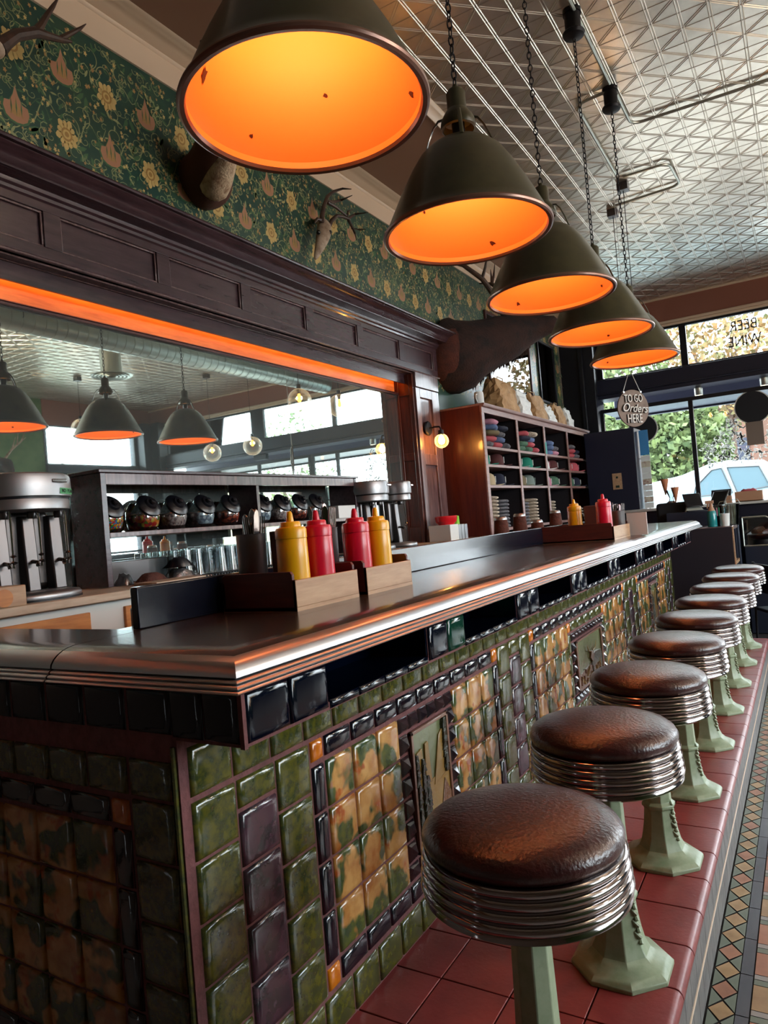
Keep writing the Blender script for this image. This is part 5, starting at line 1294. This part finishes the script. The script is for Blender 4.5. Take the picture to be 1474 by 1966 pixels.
def kiosk():
    t = thing('drinks_cooler', 'tall navy cooler side with a paper notice, left of the shop window', 'cooler', (0,0,-H))
    MB().box(-2.42,-1.79,9.3,9.75,0,2.42).build('body', 'frame_navy', parent=t, bevel=.01)
    p = MB().box(-2.10,-1.985,9.292,9.299,1.66,1.865).build('notice', 'maple', parent=t)
    MB().box(-2.055,-2.03,9.289,9.292,1.80,1.825).box(-2.065,-2.02,9.289,9.292,1.68,1.71).build('notice_print', 'ink', parent=p)
kiosk()
def postcards():
    t = thing('postcard_rack', 'upright rack of blue and white cards beside the navy cooler', 'rack', (-1.72,9.55,-.10))
    MB().tube([(0,0,0),(0,0,1.02)], .008, 8).lathe([(0,0),(.06,0),(.06,.01),(0,.012)], n=24).build('post', 'galv', parent=t)
    r = random.Random(6)
    MB().box(-.055,.055,-.03,-.024,.70,1.02).build('blue_card', 'blue_print', parent=t)
    for k in range(9): MB().box(-.055,.055,-.034-.002*(k%2),-.026,.02+.075*k,.093+.075*k).build('card', ['white_paper','print','white_paper'][k % 3], parent=t)
    MB().tube([(-.12,-.03,.66),(.06,-.03,.66)], .008, 8).build('bar', 'white_paper', parent=t)
postcards()
# window decorations
def decal():
    def disc(x, z, r, label):
        t = tag(MB().lathe([(0,-.004),(r,-.004),(r,0),(0,0)], (0,0,0), 48, axis='Y').build('round_window_sign', 'black_matte', loc=(x, YF-.02, z+H)), label, 'sign')
        MB().lathe([(r,-.005),(r+.012,-.005),(r+.012,.0),(r,.0)], n=48, axis='Y', cap=False).build('pale_border', 'white_paint', parent=t)
    disc(-.50,1.11,.205, 'round black sign hung in the right shop window pane')
    disc(-1.87,1.02,.185, 'round dark sign in the window behind the wooden orders sign')
    tag(MB().box(-.60,-.40,YF-.026,YF-.018,.62,.92).build('small_window_notice', 'brown_notice'), 'small brown square notice under the round black window sign', 'sign')
    r = random.Random(11); m = MB(); Y = YF-.012
    def inside(x, z): u = (x+1.15)/.95; return -1.13 < x < .55 and .42 < z < .62+.6*min(1, max(0, u*1.6)) 
    n = 0
    while n < 520:
        x, z = r.uniform(-1.13,.5), r.uniform(.40,1.22)
        if not inside(x, z) or (-.62 < x < -.38 and .6 < z < .93) or (x+.5)**2+(z-1.11)**2 < .05: continue
        a = r.uniform(0, 2*PI); cv = r.choice((-1,1))*r.uniform(10,38); pts = []; px_, pz_ = x, z
        for k in range(9): pts.append((px_, Y, pz_)); px_ += .012*math.cos(a); pz_ += .012*math.sin(a); a += cv*.012
        m.prism([(a_[0], Y, a_[2]) for a_ in pts]+[(a_[0]+.014, Y, a_[2]+.009) for a_ in reversed(pts)], (0,.002,0)); n += 1
    tag(m.build('window_scribble', 'white_vinyl', smooth=0), 'white scribbled line drawing covering the lower right shop window pane', 'window art')
    for txt, z in (('BEER', 2.18), ('WINE', 1.98)):
        tag(textmesh('window_lettering', txt, .19, 'black_matte', loc=(-.52,YF-.03,z), rot=(PI/2,0,0), sx=.8, mirror=True), 'reversed %s lettering on the right transom pane' % txt, 'lettering')
decal()
# lights under the lintel outside
for i, x in enumerate((-1.15, -.35, .5)):
    t = thing('soffit_light', ['round white downlight under the window lintel, left one', 'round white downlight under the window lintel, middle one', 'round white downlight under the window lintel, right one'][i], 'light', (x,YF+.25,1.47+.0), group='downlights under the window lintel')
    MB().lathe([(.05,-.07),(.055,-.06),(.055,.06),(0,.06)], n=20, cap=False).build('housing', 'galv', parent=t); MB().lathe([(0,-.05),(.05,-.05)], n=20, cap=False).build('diffuser', 'downlight', parent=t)
# far counter along the window
def winc():
    t = thing('window_counter', 'dark counter with pale top running below the shop window', 'counter', (0,0,-H))
    MB().box(-2.42,-.95,8.95,9.29,1.355,1.385).box(-1.78,-.95,9.29,9.9,1.355,1.385).box(-.95,1.6,9.45,10.3,1.345,1.375).build('top', 'white_paint', parent=t, bevel=.004)
    MB().box(-2.40,-.97,9.0,9.28,0,1.355).box(-.78,1.58,9.5,10.28,0,1.345).build('body', 'frame_navy', parent=t)
winc()
tag(MB().box(-1.42,-1.02,8.2,8.75,-H,-.03).box(-1.02,-.80,8.2,8.75,-H,-.19).build('service_cabinet', 'black_matte', bevel=.03), 'black service cabinet with rounded shoulder behind the bar end', 'cabinet')
def cones():
    for i, (x, y, z, h, l) in enumerate(((-1.345,8.45,.06,.17,'tall waffle cone standing in the left glass holder'),(-1.24,8.42,-.02,.15,'shorter waffle cone in the right glass holder'))):
        tag(MB().lathe([(.006,0),(.042,h),(.044,h+.008),(.038,h+.006),(.0,.03)], n=20, cap=False).build('waffle_cone', 'cone', loc=(x,y,z+H)), l, 'cone')
    t = thing('cone_holder', 'clear flared glass cone holder on the black service cabinet', 'glass', (-1.285,8.43,-.03))
    MB().lathe([(.06,0),(.03,.02),(.02,.05),(.05,.12),(.06,.14)], n=24, cap=False).build('glass', 'jar_glass', parent=t)
    MB().tube([(.04,0,.0),(.045,0,.27)], .004, 6).build('stem', 'galv', parent=t)
cones()
def stand():
    t = thing('host_stand', 'dark panelled service stand with pale worn top at the bar end', 'cabinet', (0,0,-H))
    MB().box(-1.35,-.622,7.42,7.46,0,1.170).build('front_panel', 'dark_panel', parent=t, bevel=.004)
    MB().box(-1.35,-.625,7.46,8.05,1.135,1.175).build('top', 'pil_wood', parent=t, bevel=.004)
    MB().box(-.625,-.612,7.42,7.45,.0,1.172).build('edge_trim', 'maple', parent=t, bevel=.002)
    MB().box(-1.35,-1.30,7.46,8.05,0,1.135).box(-1.30,-.64,7.98,8.05,0,1.135).build('carcass', 'wall_navy', parent=t)
    MB().box(-1.30,-.625,7.46,7.98,.80,.83).build('shelf_board', 'maple', parent=t)
stand()
def spray():
    t = thing('spray_bottle', 'spray bottle of teal liquid with peach trigger head on the host stand', 'bottle', (-.80,7.55,-.292))
    MB().lathe([(0,0),(.042,0),(.044,.01),(.044,.12),(.036,.15),(.02,.17)], n=24).build('body', 'teal_liquid', parent=t, smooth=50)
    MB().lathe([(.02,.168),(.034,.15),(.02,.19),(.015,.2),(.015,.23),(0,.232)], n=20).box(-.05,.025,-.012,.012,.225,.255).prism([(-.035,-.006,.225),(-.02,-.006,.225),(-.03,-.006,.18),(-.04,-.006,.18)], (0,.012,0)).build('trigger_head', 'kraft', parent=t, bevel=.003)
spray()
def bucket():
    t = thing('straw_bucket', 'clear bucket packed with pale straws on the host stand', 'bucket', (-.66,7.75,-.294))
    MB().lathe([(0,0),(.078,0),(.095,.20),(.10,.205),(.093,.205),(.075,.005)], n=28, cap=False).build('bucket', 'jar_glass', parent=t)
    MB().tube([(-.1,0,.2),(-.08,0,.235),(.08,0,.25),(.1,0,.21)], .003, 6).build('handle', 'galv', parent=t)
    o0 = None; r = random.Random(5)
    for i in range(26):
        if o0 is None: o0 = tag(MB().tube([(0,0,0),(0,0,.19)], .0055, 8).build('paper_straw', 'cloth_cream'), 'pale paper straws packed upright in the clear bucket', 'straw', 'paper straws in the bucket'); o = o0
        else: o = o0.copy(); COL.objects.link(o)
        a = r.uniform(0, 2*PI); q = .066*math.sqrt(r.random()); o.location = (-.66+q*math.cos(a), 7.75+q*math.sin(a), -.286+H); o.rotation_euler = (r.uniform(-.06,.06), r.uniform(-.06,.06), 0)
bucket()
tag(MB().lathe([(0,0),(.035,0),(.045,.12),(.046,.122),(0,.12)], n=24).build('paper_cup', 'white_paper', loc=(-.565+.0,7.62,-.294+H)) , 'white paper cup at the right front corner of the host stand', 'cup').location.x = -.67+.0
bpy.data.objects['paper_cup'].location = (-.69, 7.58, -.294+H)
tag(MB().lathe([(0,0),(.045,0),(.047,.10),(.040,.10),(.038,.01),(0,.01)], n=24, cap=False).build('pen_cup', 'black_plastic', loc=(-.765,7.68,-.294+H)), 'black pen cup beside the teal spray bottle', 'cup')
pn = None
for i, (dx, dy, c) in enumerate(((-.01,.01,'black_plastic'),(.012,0,'sign_green'),(0,-.014,'cloth_pink'),(-.016,-.008,'blue_print'))):
    o = MB().tube([(0,0,0),(0,0,.17)], .005, 8).build('pen', c, loc=(-.765+dx,7.68+dy,-.282+H)); o.rotation_euler = (.12*dy*40, .5*dx*8, 0); tag(o, '%s pen standing in the black pen cup' % ['black','green','pink','blue'][i], 'pen')
def pos(loc, rz, label):
    t = thing('till_screen', label, 'screen', loc, rz)
    m = MB(); m.prism([(-.09,-.02,.05),(.09,-.02,.05),(.09,.07,.19),(-.09,.07,.19)], (0,.02,.0)); m.build('screen', 'black_plastic', parent=t, bevel=.006)
    MB().prism([(-.10,0,.0),(.10,0,.0),(.03,.06,.12),(-.03,.06,.12)], (0,.03,0)).build('stand', 'galv', parent=t, bevel=.004)
    MB().box(-.09,.09,-.045,.045,0,.012).build('base', 'frame_black', parent=t, bevel=.004)
tag(MB().box(-1.30,-.62,8.08,8.19,-H,-.14).build('till_shelf', 'wall_navy', bevel=.004), 'dark shelf carrying the till screens behind the host stand', 'shelf')
pos((-1.02,8.14,-.14), .5, 'tilted black till screen left of the spray bottle')
pos((-.80,8.14,-.14), -.6, 'tilted till tablet seen edge on behind the spray bottle')
def crates():
    t = thing('bread_box', 'low tan box holding red packets on the window counter', 'box', (-.60,9.8,-.094))
    MB().box(-.15,.15,-.1,.1,0,.01).box(-.15,.15,-.1,-.09,0,.125).box(-.15,.15,.09,.1,0,.125).box(-.15,-.14,-.09,.09,0,.125).box(.14,.15,-.09,.09,0,.125).build('box', 'kraft', parent=t)
    packet((-.60,9.8,.0), .12,.08,.06, 'cloth_red', 'red packet lying in the tan box on the window counter', .2, 'snack_packet', 'packet')
    t = thing('card_tray', 'dark card tray on the window counter behind the till', 'tray', (-.89,9.62,-.094))
    MB().box(-.11,.11,-.06,.06,0,.09).build('tray', 'kraft', parent=t, bevel=.004); MB().prism([(-.11,-.05,.09),(.11,-.05,.09),(.11,.02,.17),(-.11,.02,.17)], (0,.012,0)).build('card', 'frame_black', parent=t)
    for x in (-.06,.0,.06): MB().lathe([(0,0),(.02,0),(.02,.03),(0,.032)], (x,-.065,.09), 14).build('coin_cup', 'white_paper', parent=t)
crates()
def display():
    t = thing('pastry_case', 'slanted glass pastry case on a navy base at the right edge', 'display case', (0,0,-H)); y0, y1, x0, x1 = 8.35, 9.4, -.60, -.05
    MB().box(x0,x1,y0,y1,0,.92).build('base', 'wall_navy', parent=t, bevel=.006)
    MB().prism([(x0,y0,.92),(x0,y1,.92),(x0,y1,1.20),(x0,y0,1.20)], (.012,0,0)).build('back_glass', 'jar_glass', parent=t)
    sd = [(x0,.92),(x1,.92),(x1,1.0),(x0+.22,1.22),(x0,1.22)]
    for y in (y0,y1-.01): MB().prism([(x,y,z) for x, z in sd], (0,.01,0)).build('end_glass', 'jar_glass', parent=t)
    MB().prism([(x0+.22,y0,1.22),(x1,y0,1.0),(x1,y1,1.0),(x0+.22,y1,1.22)], (.004,0,.008)).build('slanted_glass', 'jar_glass', parent=t)
    for a, b in zip(sd, sd[1:]+sd[:1]): MB().tube([(a[0],y0,a[1]),(b[0],y0,b[1])], .010, 6).build('frame_rail', 'galv', parent=t)
    MB().box(x0+.03,x1-.03,y0+.03,y1-.03,1.03,1.04).build('shelf_board', 'white_paint', parent=t)
    o0 = None
    for i in range(6):
        x, y = x0+.12+.2*(i % 2), y0+.15+.28*(i//2)
        if o0 is None: o0 = tag(MB().lathe([(0,0),(.05,.0),(.055,.02),(.04,.045),(0,.05)], n=18).build('pastry', 'cone'), 'golden round pastries inside the slanted glass case', 'pastry', 'pastries in the glass case'); o = o0
        else: o = o0.copy(); COL.objects.link(o)
        o.location = (x, y, 1.041)
display()
def chair():
    t = thing('side_chair', 'dark metal side chair on the floor beyond the last stool', 'chair', (-.20,7.0,-H), 2.0)
    MB().box(-.2,.2,-.2,.2,.43,.46).build('seat', 'black_plastic', parent=t, bevel=.01); MB().box(-.2,.2,.18,.2,.60,.85).build('backrest', 'black_plastic', parent=t, bevel=.008)
    for x, y, z in ((-.19,-.19,.44),(.19,-.19,.44),(-.19,.19,.86),(.19,.19,.86)): MB().tube([(x*1.1,y*1.1,0),(x,y,z)], .011, 8).build('leg', 'iron', parent=t)
chair()
bpy.context.view_layer.update()
